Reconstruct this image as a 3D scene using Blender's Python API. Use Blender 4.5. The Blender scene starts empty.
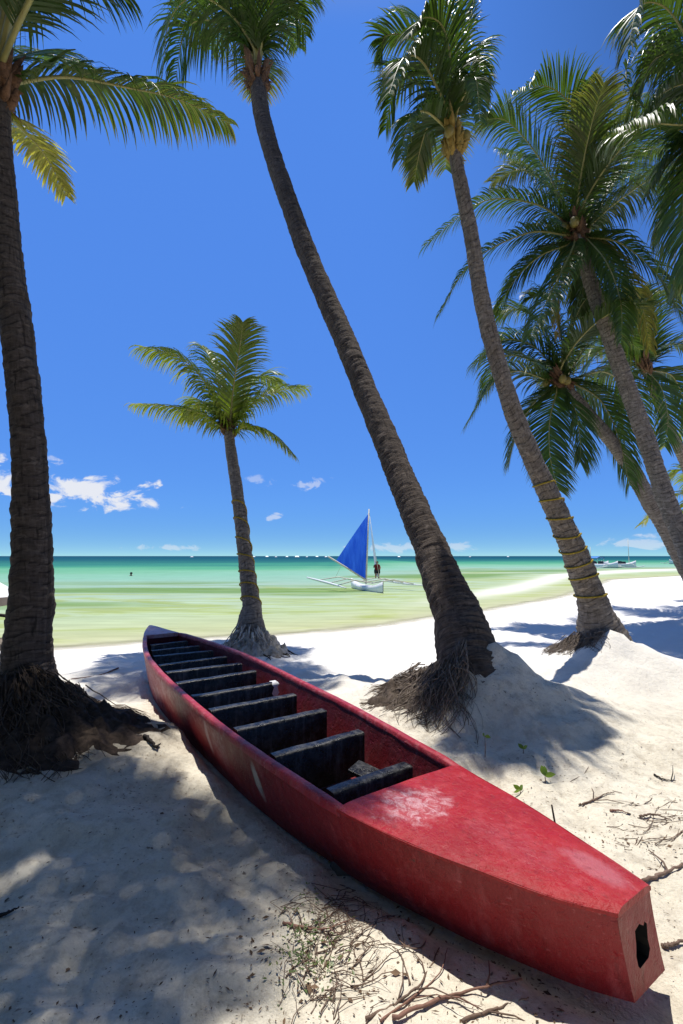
import bpy, bmesh, math, random
import numpy as np
from mathutils import Vector, Matrix, noise as mnoise

random.seed(7)
RNG = np.random.default_rng(11)
SC = bpy.context.scene
COL = SC.collection
R = math.radians

# ------------------------------------------------------------------ camera frame
FPX, CAM_H, HOR = 480.0, 1.6, 556.0
PITCH = math.atan((HOR - 512.0) / FPX)


def ray(u, v):
    x = (u - 341.5) / FPX
    y = -(v - 512.0) / FPX
    return Vector((x, math.cos(PITCH) - y * math.sin(PITCH), math.sin(PITCH) + y * math.cos(PITCH)))


def at(u, v, Y):
    d = ray(u, v)
    return Vector((0, 0, CAM_H)) + d * (Y / d.y)


def on_z(u, v, z):
    d = ray(u, v)
    return Vector((0, 0, CAM_H)) + d * ((z - CAM_H) / d.z)


# ------------------------------------------------------------------ numpy noise
_T = RNG.random((256, 256))


def vnoise(x, y):
    xi = np.floor(x).astype(int); yi = np.floor(y).astype(int)
    fx = x - xi; fy = y - yi
    fx = fx * fx * (3 - 2 * fx); fy = fy * fy * (3 - 2 * fy)
    a = _T[xi & 255, yi & 255]; b = _T[(xi + 1) & 255, yi & 255]
    c = _T[xi & 255, (yi + 1) & 255]; d = _T[(xi + 1) & 255, (yi + 1) & 255]
    return (a * (1 - fx) + b * fx) * (1 - fy) + (c * (1 - fx) + d * fx) * fy - 0.5


# ------------------------------------------------------------------ object helpers
def new_mesh(name, verts, faces, smooth=True, attrs=None):
    me = bpy.data.meshes.new(name)
    me.from_pydata([tuple(v) for v in verts], [], faces)
    if smooth:
        me.polygons.foreach_set('use_smooth', [True] * len(me.polygons))
    for k, vals in (attrs or {}).items():
        a = me.attributes.new(k, 'FLOAT', 'POINT')
        a.data.foreach_set('value', np.asarray(vals, dtype=np.float32))
    me.update()
    return me


def obj(name, me, mat, parent=None):
    o = bpy.data.objects.new(name, me)
    COL.objects.link(o)
    if mat is not None:
        o.data.materials.append(mat)
    if parent is not None:
        o.parent = parent
        o.matrix_parent_inverse = Matrix.Translation(parent.location).inverted() if parent.rotation_euler.z == 0 else parent.matrix_basis.inverted()
    return o


def tag(o, label=None, cat=None, group=None, kind=None):
    if label: o['label'] = label
    if cat: o['category'] = cat
    if group: o['group'] = group
    if kind: o['kind'] = kind
    return o


def thing(name, label, cat, loc=(0, 0, 0), rz=0.0, group=None):
    o = bpy.data.objects.new(name, None)
    o.empty_display_size = 0.2
    COL.objects.link(o)
    o.location = loc
    o.rotation_euler = (0, 0, rz)
    return tag(o, label, cat, group)


class MB:
    """collects vertices, faces and float attributes of one mesh"""
    def __init__(self):
        self.v = []; self.f = []; self.a = {}

    def add(self, verts, faces, **attrs):
        b = len(self.v)
        self.v.extend(verts)
        self.f.extend([tuple(i + b for i in f) for f in faces])
        for k, val in attrs.items():
            self.a.setdefault(k, []).extend(val if hasattr(val, '__len__') else [val] * len(verts))

    def tube(self, pts, rads, n=6, cap=True, **attrs):
        pts = [Vector(p) for p in pts]
        vs = []; fs = []
        up = Vector((0.13, 0.27, 0.95))
        prev = None
        for i, p in enumerate(pts):
            t = (pts[min(i + 1, len(pts) - 1)] - pts[max(i - 1, 0)]).normalized()
            if prev is None:
                s = t.cross(up)
                if s.length < 1e-3: s = t.cross(Vector((1, 0, 0)))
                s.normalize()
            else:
                s = (prev - t * prev.dot(t)).normalized()
            prev = s
            w = t.cross(s)
            for k in range(n):
                a = 2 * math.pi * k / n
                vs.append(p + (s * math.cos(a) + w * math.sin(a)) * rads[i])
        for i in range(len(pts) - 1):
            for k in range(n):
                k2 = (k + 1) % n
                fs.append((i * n + k, i * n + k2, (i + 1) * n + k2, (i + 1) * n + k))
        if cap:
            fs.append(tuple(reversed(range(n))))
            fs.append(tuple((len(pts) - 1) * n + k for k in range(n)))
        self.add(vs, fs, **attrs)

    def box(self, c, size, rot=None, **attrs):
        sx, sy, sz = (s / 2 for s in size)
        vs = [Vector((x, y, z)) for z in (-sz, sz) for y in (-sy, sy) for x in (-sx, sx)]
        if rot is not None: vs = [rot @ v for v in vs]
        vs = [v + Vector(c) for v in vs]
        self.add(vs, [(0, 2, 3, 1), (4, 5, 7, 6), (0, 1, 5, 4), (2, 6, 7, 3), (0, 4, 6, 2), (1, 3, 7, 5)], **attrs)

    def build(self, name, mat, parent=None, smooth=True):
        return obj(name, new_mesh(name, self.v, self.f, smooth, self.a), mat, parent)


def bevel(o, w, seg=2):
    m = o.modifiers.new('edge', 'BEVEL'); m.width = w; m.segments = seg; m.limit_method = 'ANGLE'
    return o


def catmull(pts, n):
    P = [Vector(p) for p in pts]
    P = [P[0] * 2 - P[1]] + P + [P[-1] * 2 - P[-2]]
    seg = len(P) - 3
    out = []
    for i in range(n + 1):
        t = i / n * seg
        k = min(int(t), seg - 1); t -= k
        a, b, c, d = P[k:k + 4]
        out.append(0.5 * ((2 * b) + (c - a) * t + (2 * a - 5 * b + 4 * c - d) * t * t + (3 * b - a - 3 * c + d) * t ** 3))
    return out


# ------------------------------------------------------------------ materials
def mat_new(name):
    m = bpy.data.materials.new(name)
    m.use_nodes = True
    nt = m.node_tree
    nt.nodes.clear()
    out = nt.nodes.new('ShaderNodeOutputMaterial')
    return m, nt, out


class NT:
    def __init__(self, nt): self.nt = nt
    def n(self, t, **kw):
        nd = self.nt.nodes.new(t)
        for k, v in kw.items(): setattr(nd, k, v)
        return nd
    def l(self, a, b): self.nt.links.new(a, b)
    def noise(self, vec, scale, detail=4, rough=0.55, dist=0.0):
        nd = self.n('ShaderNodeTexNoise')
        nd.inputs['Scale'].default_value = scale; nd.inputs['Detail'].default_value = detail
        nd.inputs['Roughness'].default_value = rough; nd.inputs['Distortion'].default_value = dist
        if vec is not None: self.l(vec, nd.inputs['Vector'])
        return nd.outputs['Fac']
    def ramp(self, fac, stops, interp='LINEAR'):
        nd = self.n('ShaderNodeValToRGB')
        cr = nd.color_ramp; cr.interpolation = interp
        while len(cr.elements) < len(stops): cr.elements.new(0.5)
        for e, (p, c) in zip(cr.elements, stops):
            e.position = p
            e.color = (c[0], c[1], c[2], 1) if hasattr(c, '__len__') else (c, c, c, 1)
        self.l(fac, nd.inputs['Fac'])
        return nd.outputs['Color']
    def mix(self, fac, a, b, mode='MIX'):
        nd = self.n('ShaderNodeMix', data_type='RGBA', blend_type=mode)
        for i, s in ((0, fac), (6, a), (7, b)):
            if hasattr(s, 'is_output'): self.l(s, nd.inputs[i])
            elif hasattr(s, '__len__'): nd.inputs[i].default_value = (s[0], s[1], s[2], 1)
            else: nd.inputs[i].default_value = s
        return nd.outputs[2]
    def math(self, op, a, b=None, c=None, clamp=False):
        nd = self.n('ShaderNodeMath', operation=op); nd.use_clamp = clamp
        for i, s in enumerate((a, b, c)):
            if s is None: continue
            if hasattr(s, 'is_output'): self.l(s, nd.inputs[i])
            else: nd.inputs[i].default_value = s
        return nd.outputs[0]
    def attr(self, name):
        nd = self.n('ShaderNodeAttribute'); nd.attribute_name = name
        return nd
    def bump(self, h, strength=0.5, dist=0.02, nrm=None):
        nd = self.n('ShaderNodeBump'); nd.inputs['Strength'].default_value = strength; nd.inputs['Distance'].default_value = dist
        self.l(h, nd.inputs['Height'])
        if nrm is not None: self.l(nrm, nd.inputs['Normal'])
        return nd.outputs['Normal']
    def principled(self, col=None, rough=0.6, spec=0.5, nrm=None):
        nd = self.n('ShaderNodeBsdfPrincipled')
        if col is not None:
            if hasattr(col, 'is_output'): self.l(col, nd.inputs['Base Color'])
            else: nd.inputs['Base Color'].default_value = (*col, 1)
        if hasattr(rough, 'is_output'): self.l(rough, nd.inputs['Roughness'])
        else: nd.inputs['Roughness'].default_value = rough
        nd.inputs['Specular IOR Level'].default_value = spec
        if nrm is not None: self.l(nrm, nd.inputs['Normal'])
        return nd
    def coord(self, kind='Object'): return self.n('ShaderNodeTexCoord').outputs[kind]
    def mapping(self, vec, scale=(1, 1, 1), rot=(0, 0, 0)):
        nd = self.n('ShaderNodeMapping')
        nd.inputs['Scale'].default_value = scale; nd.inputs['Rotation'].default_value = rot
        self.l(vec, nd.inputs['Vector'])
        return nd.outputs['Vector']
    def comb(self, x, y, z=0.0):
        nd = self.n('ShaderNodeCombineXYZ')
        for i, s in enumerate((x, y, z)):
            if hasattr(s, 'is_output'): self.l(s, nd.inputs[i])
            else: nd.inputs[i].default_value = s
        return nd.outputs[0]


def simple_mat(name, col, rough=0.6, spec=0.4, var=0.25, scale=12, bump=0.3, bdist=0.004):
    m, nt, out = mat_new(name); g = NT(nt)
    co = g.coord()
    f = g.noise(co, scale, 6, 0.6)
    c = g.ramp(f, [(0.3, [x * (1 - var) for x in col]), (0.7, [min(1, x * (1 + var)) for x in col])])
    b = g.principled(c, rough, spec, g.bump(g.noise(co, scale * 4, 5), bump, bdist))
    g.l(b.outputs[0], out.inputs[0])
    return m


def mat_sand():
    m, nt, out = mat_new('sand'); g = NT(nt)
    co = g.coord()
    big = g.noise(co, 0.7, 5, 0.6)
    mid = g.noise(co, 6, 6, 0.65)
    fine = g.noise(co, 90, 3, 0.7)
    c = g.ramp(big, [(0.3, (0.67, 0.61, 0.485)), (0.7, (0.79, 0.725, 0.595))])
    c = g.mix(g.math('MULTIPLY', g.ramp(mid, [(0.42, 0), (0.75, 1)]), 0.40), c, (0.52, 0.45, 0.34))
    mot = g.ramp(g.noise(co, 11, 6, 0.72), [(0.47, 0), (0.66, 1)])
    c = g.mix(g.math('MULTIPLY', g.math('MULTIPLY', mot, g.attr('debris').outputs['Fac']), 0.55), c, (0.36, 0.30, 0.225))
    c = g.mix(g.math('MULTIPLY', g.ramp(fine, [(0.3, 1), (0.5, 0)]), 0.3), c, (0.42, 0.37, 0.30))
    # tiny dark crumbs of bark and leaf, denser towards the trees
    sp = g.ramp(g.noise(co, 44, 2, 0.5), [(0.665, 0), (0.70, 1)])
    spd = g.math('MULTIPLY', g.attr('debris').outputs['Fac'], g.ramp(g.noise(co, 2.2, 3), [(0.42, 0.0), (0.66, 1)]))
    c = g.mix(g.math('MULTIPLY', sp, spd, clamp=True), c, (0.11, 0.075, 0.05))
    # bleached powder sand of the open beach
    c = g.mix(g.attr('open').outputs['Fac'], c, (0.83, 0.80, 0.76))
    # damp strip along the water
    c = g.mix(g.attr('wet').outputs['Fac'], c, (0.62, 0.56, 0.44))
    # brown root soil
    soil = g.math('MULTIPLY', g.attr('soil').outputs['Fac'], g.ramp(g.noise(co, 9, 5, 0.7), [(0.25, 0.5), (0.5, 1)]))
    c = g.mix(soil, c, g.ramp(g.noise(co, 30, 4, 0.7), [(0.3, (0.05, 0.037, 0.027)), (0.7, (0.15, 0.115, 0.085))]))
    h = g.math('ADD', g.math('MULTIPLY', mid, 0.6), g.math('MULTIPLY', fine, 0.12))
    h = g.math('ADD', h, g.math('MULTIPLY', g.noise(co, 22, 4, 0.6), 0.3))
    b = g.principled(c, 0.95, 0.15, g.bump(h, 0.9, 0.045))
    g.l(b.outputs[0], out.inputs[0])
    return m


def mat_water():
    m, nt, out = mat_new('sea_water'); g = NT(nt)
    co = g.coord()
    d = g.attr('offshore').outputs['Fac']          # metres from the waterline
    wob = g.noise(g.mapping(co, (0.03, 0.10, 1)), 1.0, 4, 0.5)
    dd = g.math('MULTIPLY', d, g.math('ADD', g.math('MULTIPLY', wob, 0.7), 0.65))
    lg = g.math('DIVIDE', g.math('LOGARITHM', g.math('ADD', dd, 1.0), 10.0), 3.3)
    c = g.ramp(lg, [(0.0, (0.50, 0.47, 0.32)), (0.12, (0.44, 0.47, 0.26)), (0.236, (0.40, 0.48, 0.29)), (0.33, (0.36, 0.46, 0.32)),
                    (0.394, (0.29, 0.42, 0.33)), (0.47, (0.22, 0.42, 0.31)), (0.517, (0.165, 0.39, 0.245)), (0.56, (0.085, 0.32, 0.19)),
                    (0.60, (0.050, 0.25, 0.17)), (0.645, (0.025, 0.15, 0.14)), (0.75, (0.010, 0.085, 0.115)), (1.0, (0.006, 0.055, 0.10))])
    # algae and sea grass drifting in long streaks over the shallow bottom
    st = g.noise(g.mapping(co, (0.13, 0.42, 1), (0, 0, R(-7))), 1.0, 5, 0.60, 1.6)
    zone = g.ramp(lg, [(0.06, 0), (0.12, 1), (0.36, 1), (0.42, 0)])
    alg = g.math('MULTIPLY', g.ramp(st, [(0.48, 0), (0.60, 1)]), zone)
    c = g.mix(g.math('MULTIPLY', alg, 0.62), c, (0.30, 0.36, 0.06))
    st2 = g.noise(g.mapping(co, (0.035, 0.16, 1), (0, 0, R(4))), 1.0, 4, 0.5, 0.3)
    zone2 = g.ramp(lg, [(0.28, 0), (0.32, 1), (0.40, 1), (0.44, 0)])
    c = g.mix(g.math('MULTIPLY', g.math('MULTIPLY', g.ramp(st2, [(0.47, 0), (0.57, 1)]), zone2), 0.8), c, (0.13, 0.24, 0.05))
    # sand bank that comes up nearly dry off the right-hand beach
    c = g.mix(g.attr('bank').outputs['Fac'], c, (0.80, 0.78, 0.68))
    rip = g.noise(g.mapping(co, (0.35, 2.2, 1)), 1.3, 6, 0.65, 0.3)
    c = g.mix(1.0, c, g.ramp(rip, [(0.3, 0.82), (0.7, 1.12)]), 'MULTIPLY')
    foam = g.math('MULTIPLY', g.ramp(g.math('ADD', d, g.math('MULTIPLY', g.noise(g.mapping(co, (0.7, 0.7, 1)), 1.2, 5, 0.6), 1.6)), [(0.9, 0), (1.02, 1), (1.12, 1), (1.3, 0)]), g.ramp(g.noise(co, 2.5, 5, 0.7), [(0.4, 0), (0.6, 1)]))
    c = g.mix(g.math('MULTIPLY', foam, 0.7), c, (0.85, 0.86, 0.84))
    # darker weed beds far out
    st3 = g.noise(g.mapping(co, (0.004, 0.02, 1)), 1.0, 4, 0.6)
    zone3 = g.ramp(lg, [(0.5, 0), (0.62, 1)])
    c = g.mix(g.math('MULTIPLY', g.math('MULTIPLY', g.ramp(st3, [(0.45, 0), (0.6, 1)]), zone3), 0.45), c, (0.004, 0.07, 0.13))
    w1 = g.noise(g.mapping(co, (1.0, 2.4, 1)), 1.6, 5, 0.6)
    nrm = g.bump(w1, 0.25, 0.10)
    df = g.n('ShaderNodeBsdfDiffuse'); g.l(c, df.inputs[0]); g.l(nrm, df.inputs['Normal'])
    gl = g.n('ShaderNodeBsdfGlossy'); gl.inputs['Roughness'].default_value = 0.22; g.l(nrm, gl.inputs['Normal'])
    mx = g.n('ShaderNodeMixShader'); mx.inputs[0].default_value = 0.04
    g.l(df.outputs[0], mx.inputs[1]); g.l(gl.outputs[0], mx.inputs[2])
    tr = g.n('ShaderNodeBsdfTransparent')
    al = g.n('ShaderNodeMixShader')
    edge = g.math('ADD', dd, g.math('MULTIPLY', g.noise(co, 0.9, 3), 0.8))
    g.l(g.ramp(edge, [(0.3, 0), (1.0, 1)]), al.inputs[0])
    g.l(tr.outputs[0], al.inputs[1]); g.l(mx.outputs[0], al.inputs[2])
    g.l(al.outputs[0], out.inputs[0])
    return m


def mat_leaf(name, green, yellow, trans=0.35):
    m, nt, out = mat_new(name); g = NT(nt)
    age = g.attr('age').outputs['Fac']             # 0 fresh .. 1 dry, grows towards leaflet tips
    co = g.coord()
    vr = g.noise(co, 3.0, 3)
    gr = g.mix(vr, [x * 0.75 for x in green], [x * 1.35 for x in green])
    c = g.mix(g.ramp(age, [(0.32, 0), (0.95, 1)]), gr, yellow)
    b = g.principled(c, 0.40, 0.42)
    t = g.n('ShaderNodeBsdfTranslucent')
    g.l(g.mix(1.0, c, (1.6, 1.8, 0.5), 'MULTIPLY'), t.inputs[0])
    mx = g.n('ShaderNodeMixShader'); mx.inputs[0].default_value = trans
    g.l(b.outputs[0], mx.inputs[1]); g.l(t.outputs[0], mx.inputs[2])
    g.l(mx.outputs[0], out.inputs[0])
    return m


def mat_bark(name, dark, light):
    m, nt, out = mat_new(name); g = NT(nt)
    t = g.attr('along').outputs['Fac']; a = g.attr('round').outputs['Fac']; ring = g.attr('ring').outputs['Fac']
    ca = g.math('COSINE', a); sa = g.math('SINE', a)
    v = g.comb(g.math('MULTIPLY', ca, 0.16), g.math('MULTIPLY', sa, 0.16), t)
    n1 = g.noise(g.mapping(v, (1, 1, 5)), 9, 6, 0.65)
    n2 = g.noise(g.mapping(v, (1, 1, 0.25)), 34, 4, 0.6)
    n3 = g.noise(v, 1.7, 3)
    f = g.math('ADD', g.math('MULTIPLY', n1, 0.6), g.math('MULTIPLY', n2, 0.4))
    c = g.ramp(f, [(0.33, dark), (0.66, light)])
    c = g.mix(g.ramp(ring, [(0.0, 1), (0.28, 0)]), c, [x * 0.45 for x in dark])
    c = g.mix(g.math('MULTIPLY', g.ramp(n3, [(0.45, 0), (0.7, 1)]), 0.35), c, [x * 0.7 for x in dark])
    lich = g.ramp(g.noise(g.mapping(v, (1, 1, 1.8)), 6.5, 5, 0.7, 0.6), [(0.56, 0), (0.68, 1)])
    c = g.mix(g.math('MULTIPLY', lich, 0.55), c, [min(0.6, x * 1.55) for x in light])
    crk = g.ramp(g.noise(g.mapping(v, (1, 1, 0.16)), 26, 3, 0.5, 0.4), [(0.30, 1), (0.40, 0)])
    c = g.mix(g.math('MULTIPLY', crk, 0.6), c, [x * 0.35 for x in dark])
    h = g.math('ADD', g.math('MULTIPLY', f, 0.9), g.math('MULTIPLY', g.noise(v, 70, 4, 0.7), 0.35))
    b = g.principled(c, 0.9, 0.2, g.bump(h, 1.0, 0.04))
    g.l(b.outputs[0], out.inputs[0])
    return m


def mat_fibre(name, dark, light, scale=40):
    m, nt, out = mat_new(name); g = NT(nt)
    co = g.coord()
    f = g.noise(co, scale, 4, 0.65)
    f2 = g.noise(co, scale * 0.12, 3, 0.6)
    c = g.ramp(g.math('ADD', g.math('MULTIPLY', f, 0.6), g.math('MULTIPLY', f2, 0.4)), [(0.35, dark), (0.65, light)])
    b = g.principled(c, 0.9, 0.2, g.bump(f, 0.6, 0.01))
    g.l(b.outputs[0], out.inputs[0])
    return m


def mat_paint(name, col, faded, wear=0.0, rough=0.38, scuffs=(), streaks=()):
    """worn brushed paint; scuffs are (x, y, z, radius, amount) bare or chalky places that belong to the paint"""
    m, nt, out = mat_new(name); g = NT(nt)
    co = g.coord()
    n1 = g.noise(co, 2.2, 5, 0.6); n2 = g.noise(co, 14, 6, 0.65); n3 = g.noise(co, 60, 4, 0.6)
    c = g.ramp(n1, [(0.3, [x * 0.8 for x in col]), (0.7, [min(1, x * 1.15) for x in col])])
    c = g.mix(g.math('MULTIPLY', g.ramp(n2, [(0.48, 0), (0.72, 1)]), 0.28 + wear), c, faded)
    c = g.mix(g.math('MULTIPLY', g.ramp(n3, [(0.66, 0), (0.72, 1)]), 0.25), c, [x * 0.35 for x in col])
    for (x, y, z, rx, ry, rz, amt, colr, rough_edge) in scuffs:
        sub = g.n('ShaderNodeVectorMath', operation='SUBTRACT'); g.l(co, sub.inputs[0]); sub.inputs[1].default_value = (x, y, z)
        div = g.n('ShaderNodeVectorMath', operation='DIVIDE'); g.l(sub.outputs[0], div.inputs[0]); div.inputs[1].default_value = (rx, ry, rz)
        ln = g.n('ShaderNodeVectorMath', operation='LENGTH'); g.l(div.outputs[0], ln.inputs[0])
        dist = g.math('ADD', ln.outputs['Value'], g.math('MULTIPLY', g.math('SUBTRACT', g.noise(co, 9, 6, 0.75), 0.5), rough_edge))
        f = g.math('MULTIPLY', g.ramp(dist, [(0.55, 1), (1.0, 0)]), amt)
        if rough_edge > 1.5:
            f = g.math('MULTIPLY', f, g.ramp(g.noise(co, 24, 6, 0.75, 0.8), [(0.42, 0.12), (0.6, 1)]))
        c = g.mix(f, c, colr)
    run = g.ramp(g.noise(g.mapping(co, (11, 11, 1.1)), 1.6, 5, 0.65), [(0.52, 0), (0.70, 1)])
    c = g.mix(g.math('MULTIPLY', run, 0.30), c, [min(0.6, x * 1.5 + 0.05) for x in faded])
    run2 = g.ramp(g.noise(g.mapping(co, (9, 9, 0.8)), 2.6, 5, 0.65), [(0.56, 0), (0.70, 1)])
    c = g.mix(g.math('MULTIPLY', run2, 0.45), c, [x * 0.4 for x in col])
    chip = g.ramp(g.noise(co, 19, 7, 0.74, 0.15), [(0.66, 0), (0.68, 1)])
    c = g.mix(g.math('MULTIPLY', chip, 0.8), c, (0.10, 0.035, 0.03))
    scr = g.ramp(g.noise(g.mapping(co, (0.6, 9, 9)), 7, 4, 0.6), [(0.655, 0), (0.69, 1)])
    c = g.mix(g.math('MULTIPLY', scr, 0.35), c, [min(0.7, x * 1.6 + 0.06) for x in faded])
    h = g.math('ADD', g.math('MULTIPLY', n2, 0.6), g.math('MULTIPLY', g.noise(g.mapping(co, (1, 1, 0.5)), 38, 5, 0.75), 0.5))
    h = g.math('ADD', h, g.math('MULTIPLY', g.ramp(g.noise(co, 26, 3, 0.6, 0.1), [(0.30, 0), (0.42, 1)]), 0.22))
    rg = g.ramp(n2, [(0.3, rough - 0.08), (0.7, rough + 0.2)])
    b = g.principled(c, rg, 0.32, g.bump(h, 0.75, 0.016))
    g.l(b.outputs[0], out.inputs[0])
    return m


# ------------------------------------------------------------------ sky, sun, camera
SUN_EL = R(78)
SH = Vector((0.14, -0.99))                 # the way shadows fall on the ground
sun_dir = Vector((-SH.x * math.cos(SUN_EL), -SH.y * math.cos(SUN_EL), math.sin(SUN_EL)))
w = bpy.data.worlds.new('World'); SC.world = w; w.use_nodes = True
wg = NT(w.node_tree); w.node_tree.nodes.clear()
sky = wg.n('ShaderNodeTexSky', sky_type='NISHITA')
sky.sun_disc = False; sky.sun_elevation = SUN_EL; sky.sun_rotation = math.atan2(sun_dir.x, sun_dir.y)
sky.air_density = 0.7; sky.dust_density = 0.0; sky.ozone_density = 3.0; sky.altitude = 3000
# deep tropical blue: the sky model's own hue, saturation and value, graded as through a polarising filter
shsv = wg.n('ShaderNodeSeparateColor', mode='HSV'); wg.l(sky.outputs[0], shsv.inputs[0])
chsv = wg.n('ShaderNodeCombineColor', mode='HSV')
wg.l(wg.math('SUBTRACT', 0.6667, wg.math('MULTIPLY', wg.math('SUBTRACT', 0.6667, shsv.outputs[0]), 0.84)), chsv.inputs[0])
sdir = wg.coord('Generated'); ssep = wg.n('ShaderNodeSeparateXYZ'); wg.l(sdir, ssep.inputs[0])
s_az = wg.math('ARCTAN2', ssep.outputs[0], ssep.outputs[1]); s_el = wg.math('ARCSINE', ssep.outputs[2])
def srange(v, a, b):
    nd = wg.n('ShaderNodeMapRange', interpolation_type='SMOOTHSTEP'); nd.clamp = True
    nd.inputs[1].default_value = R(a); nd.inputs[2].default_value = R(b); wg.l(v, nd.inputs[0]); return nd.outputs[0]
high = srange(s_el, 50, 64)
sat_lo = wg.math('POWER', shsv.outputs[1], 0.37); sat_hi = wg.math('MULTIPLY', shsv.outputs[1], 0.42)
wg.l(wg.math('ADD', wg.math('MULTIPLY', sat_lo, wg.math('SUBTRACT', 1.0, high)), wg.math('MULTIPLY', sat_hi, high)), chsv.inputs[1])
side = wg.math('MULTIPLY', srange(s_az, 2, 60), srange(s_el, 4, 46))
val = wg.math('MULTIPLY', wg.math('POWER', shsv.outputs[2], 0.12), 3.92)
val = wg.math('MULTIPLY', val, wg.math('SUBTRACT', 1.0, wg.math('MULTIPLY', side, 0.62)))
val = wg.math('MULTIPLY', val, wg.math('SUBTRACT', 1.0, wg.math('MULTIPLY', high, 0.58)))
val = wg.math('MULTIPLY', val, wg.math('ADD', 0.90, wg.math('MULTIPLY', srange(s_el, 0, 7), 0.10)))
wg.l(val, chsv.inputs[2])
skyc = chsv.outputs[0]
# fair-weather cumulus low over the sea
dirn = wg.coord('Generated')
sep = wg.n('ShaderNodeSeparateXYZ'); wg.l(dirn, sep.inputs[0])
az = wg.math('ARCTAN2', sep.outputs[0], sep.outputs[1])
el = wg.math('ARCSINE', sep.outputs[2])
cl = None
for (a0, e0, ra, re_, sc_, amt, th) in [(-29.5, 6.7, 8.2, 1.8, 16, 0.9, 0.46), (-37.5, 8.0, 6, 1.6, 14, 0.9, 0.46), (-4.5, 8.4, 3.6, 0.9, 24, 0.40, 0.50), (-8, 4.6, 1.2, 0.4, 26, 0.45, 0.45),
                                  (8.5, 1.1, 5, 0.6, 22, 0.4, 0.44), (32, 1.3, 6, 0.5, 18, 0.42, 0.45), (47, 2.0, 10, 1.5, 12, 0.7, 0.44), (-58, 5, 10, 3, 12, 0.9, 0.44), (-10, 9, 2.4, 0.5, 20, 0.3, 0.5), (-20, 0.9, 4, 0.4, 20, 0.4, 0.45)]:
    x = wg.math('DIVIDE', wg.math('SUBTRACT', az, R(a0)), R(ra))
    y = wg.math('DIVIDE', wg.math('SUBTRACT', el, R(e0)), R(re_))
    r2 = wg.math('SQRT', wg.math('ADD', wg.math('MULTIPLY', x, x), wg.math('MULTIPLY', y, y)))
    nz = wg.noise(wg.comb(wg.math('MULTIPLY', az, 1.0), wg.math('MULTIPLY', el, 1.7), a0), sc_, 8, 0.60, 0.5)
    f = wg.math('SUBTRACT', nz, wg.math('ADD', wg.math('MULTIPLY', r2, 0.17), th - 0.11))
    f = wg.math('MULTIPLY', wg.ramp(f, [(0.0, 0), (0.12, 1)], 'EASE'), amt)
    cl = f if cl is None else wg.math('MAXIMUM', cl, f)
skc = wg.mix(cl, skyc, (4.7, 4.75, 4.9))
bg = wg.n('ShaderNodeBackground'); bg.inputs['Strength'].default_value = 0.15
wg.l(skc, bg.inputs[0])
wo = wg.n('ShaderNodeOutputWorld'); wg.l(bg.outputs[0], wo.inputs[0])

sl = bpy.data.lights.new('sun', 'SUN'); sl.energy = 4.1; sl.angle = R(0.53); sl.color = (1.0, 0.965, 0.90)
so = bpy.data.objects.new('sun', sl); COL.objects.link(so)
so.rotation_euler = (-sun_dir).to_track_quat('-Z', 'Y').to_euler(); so.location = sun_dir * 50

cam = bpy.data.cameras.new('camera'); co_ = bpy.data.objects.new('camera', cam); COL.objects.link(co_)
cam.sensor_fit = 'VERTICAL'; cam.sensor_height = 36.0; cam.lens = FPX / 1024 * 36.0
cam.clip_start = 0.05; cam.clip_end = 30000
co_.location = (0, 0, CAM_H); co_.rotation_euler = (math.pi / 2 + PITCH, 0, 0)
SC.camera = co_
SC.render.resolution_x = 683; SC.render.resolution_y = 1024
SC.view_settings.view_transform = 'Standard'; SC.view_settings.look = 'None'
SC.view_settings.exposure = 0.3; SC.view_settings.gamma = 1.0
SC.cycles.max_bounces = 8; SC.cycles.transparent_max_bounces = 12
SC.cycles.use_denoising = True

# ------------------------------------------------------------------ ground and sea
WATER_Z = -0.20
SHX = np.array([-4000, -400, -60, -14, -5.5, -2.9, -0.9, 0.7, 2.6, 5.2, 9.4, 14, 20.8, 34, 100, 400, 4000.0])
SHY = np.array([-500, -60, 0, 6.6, 9.4, 10.6, 11.2, 12.2, 14.0, 16.4, 20.8, 27, 37, 46, 72, 140, 800.0])


def inland(x, y):
    """metres inland of the waterline (negative at sea)"""
    d = np.interp(x, SHX, SHY) - y
    slope = (np.interp(x + 1, SHX, SHY) - np.interp(x - 1, SHX, SHY)) / 2
    return d / np.sqrt(1 + slope ** 2)


MOUNDS = [(-2.52, 3.82, 0.56, 0.85, 0.62), (1.40, 4.74, 0.64, 0.76, 0.64), (1.58, 4.70, 0.10, 0.36, 0.30), (3.66, 6.64, 0.56, 0.80, 0.74), (-1.52, 8.15, 0.24, 0.45, 0.42),
          (9.6, 12.0, 0.1, 1.0, 1.0)]


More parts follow.
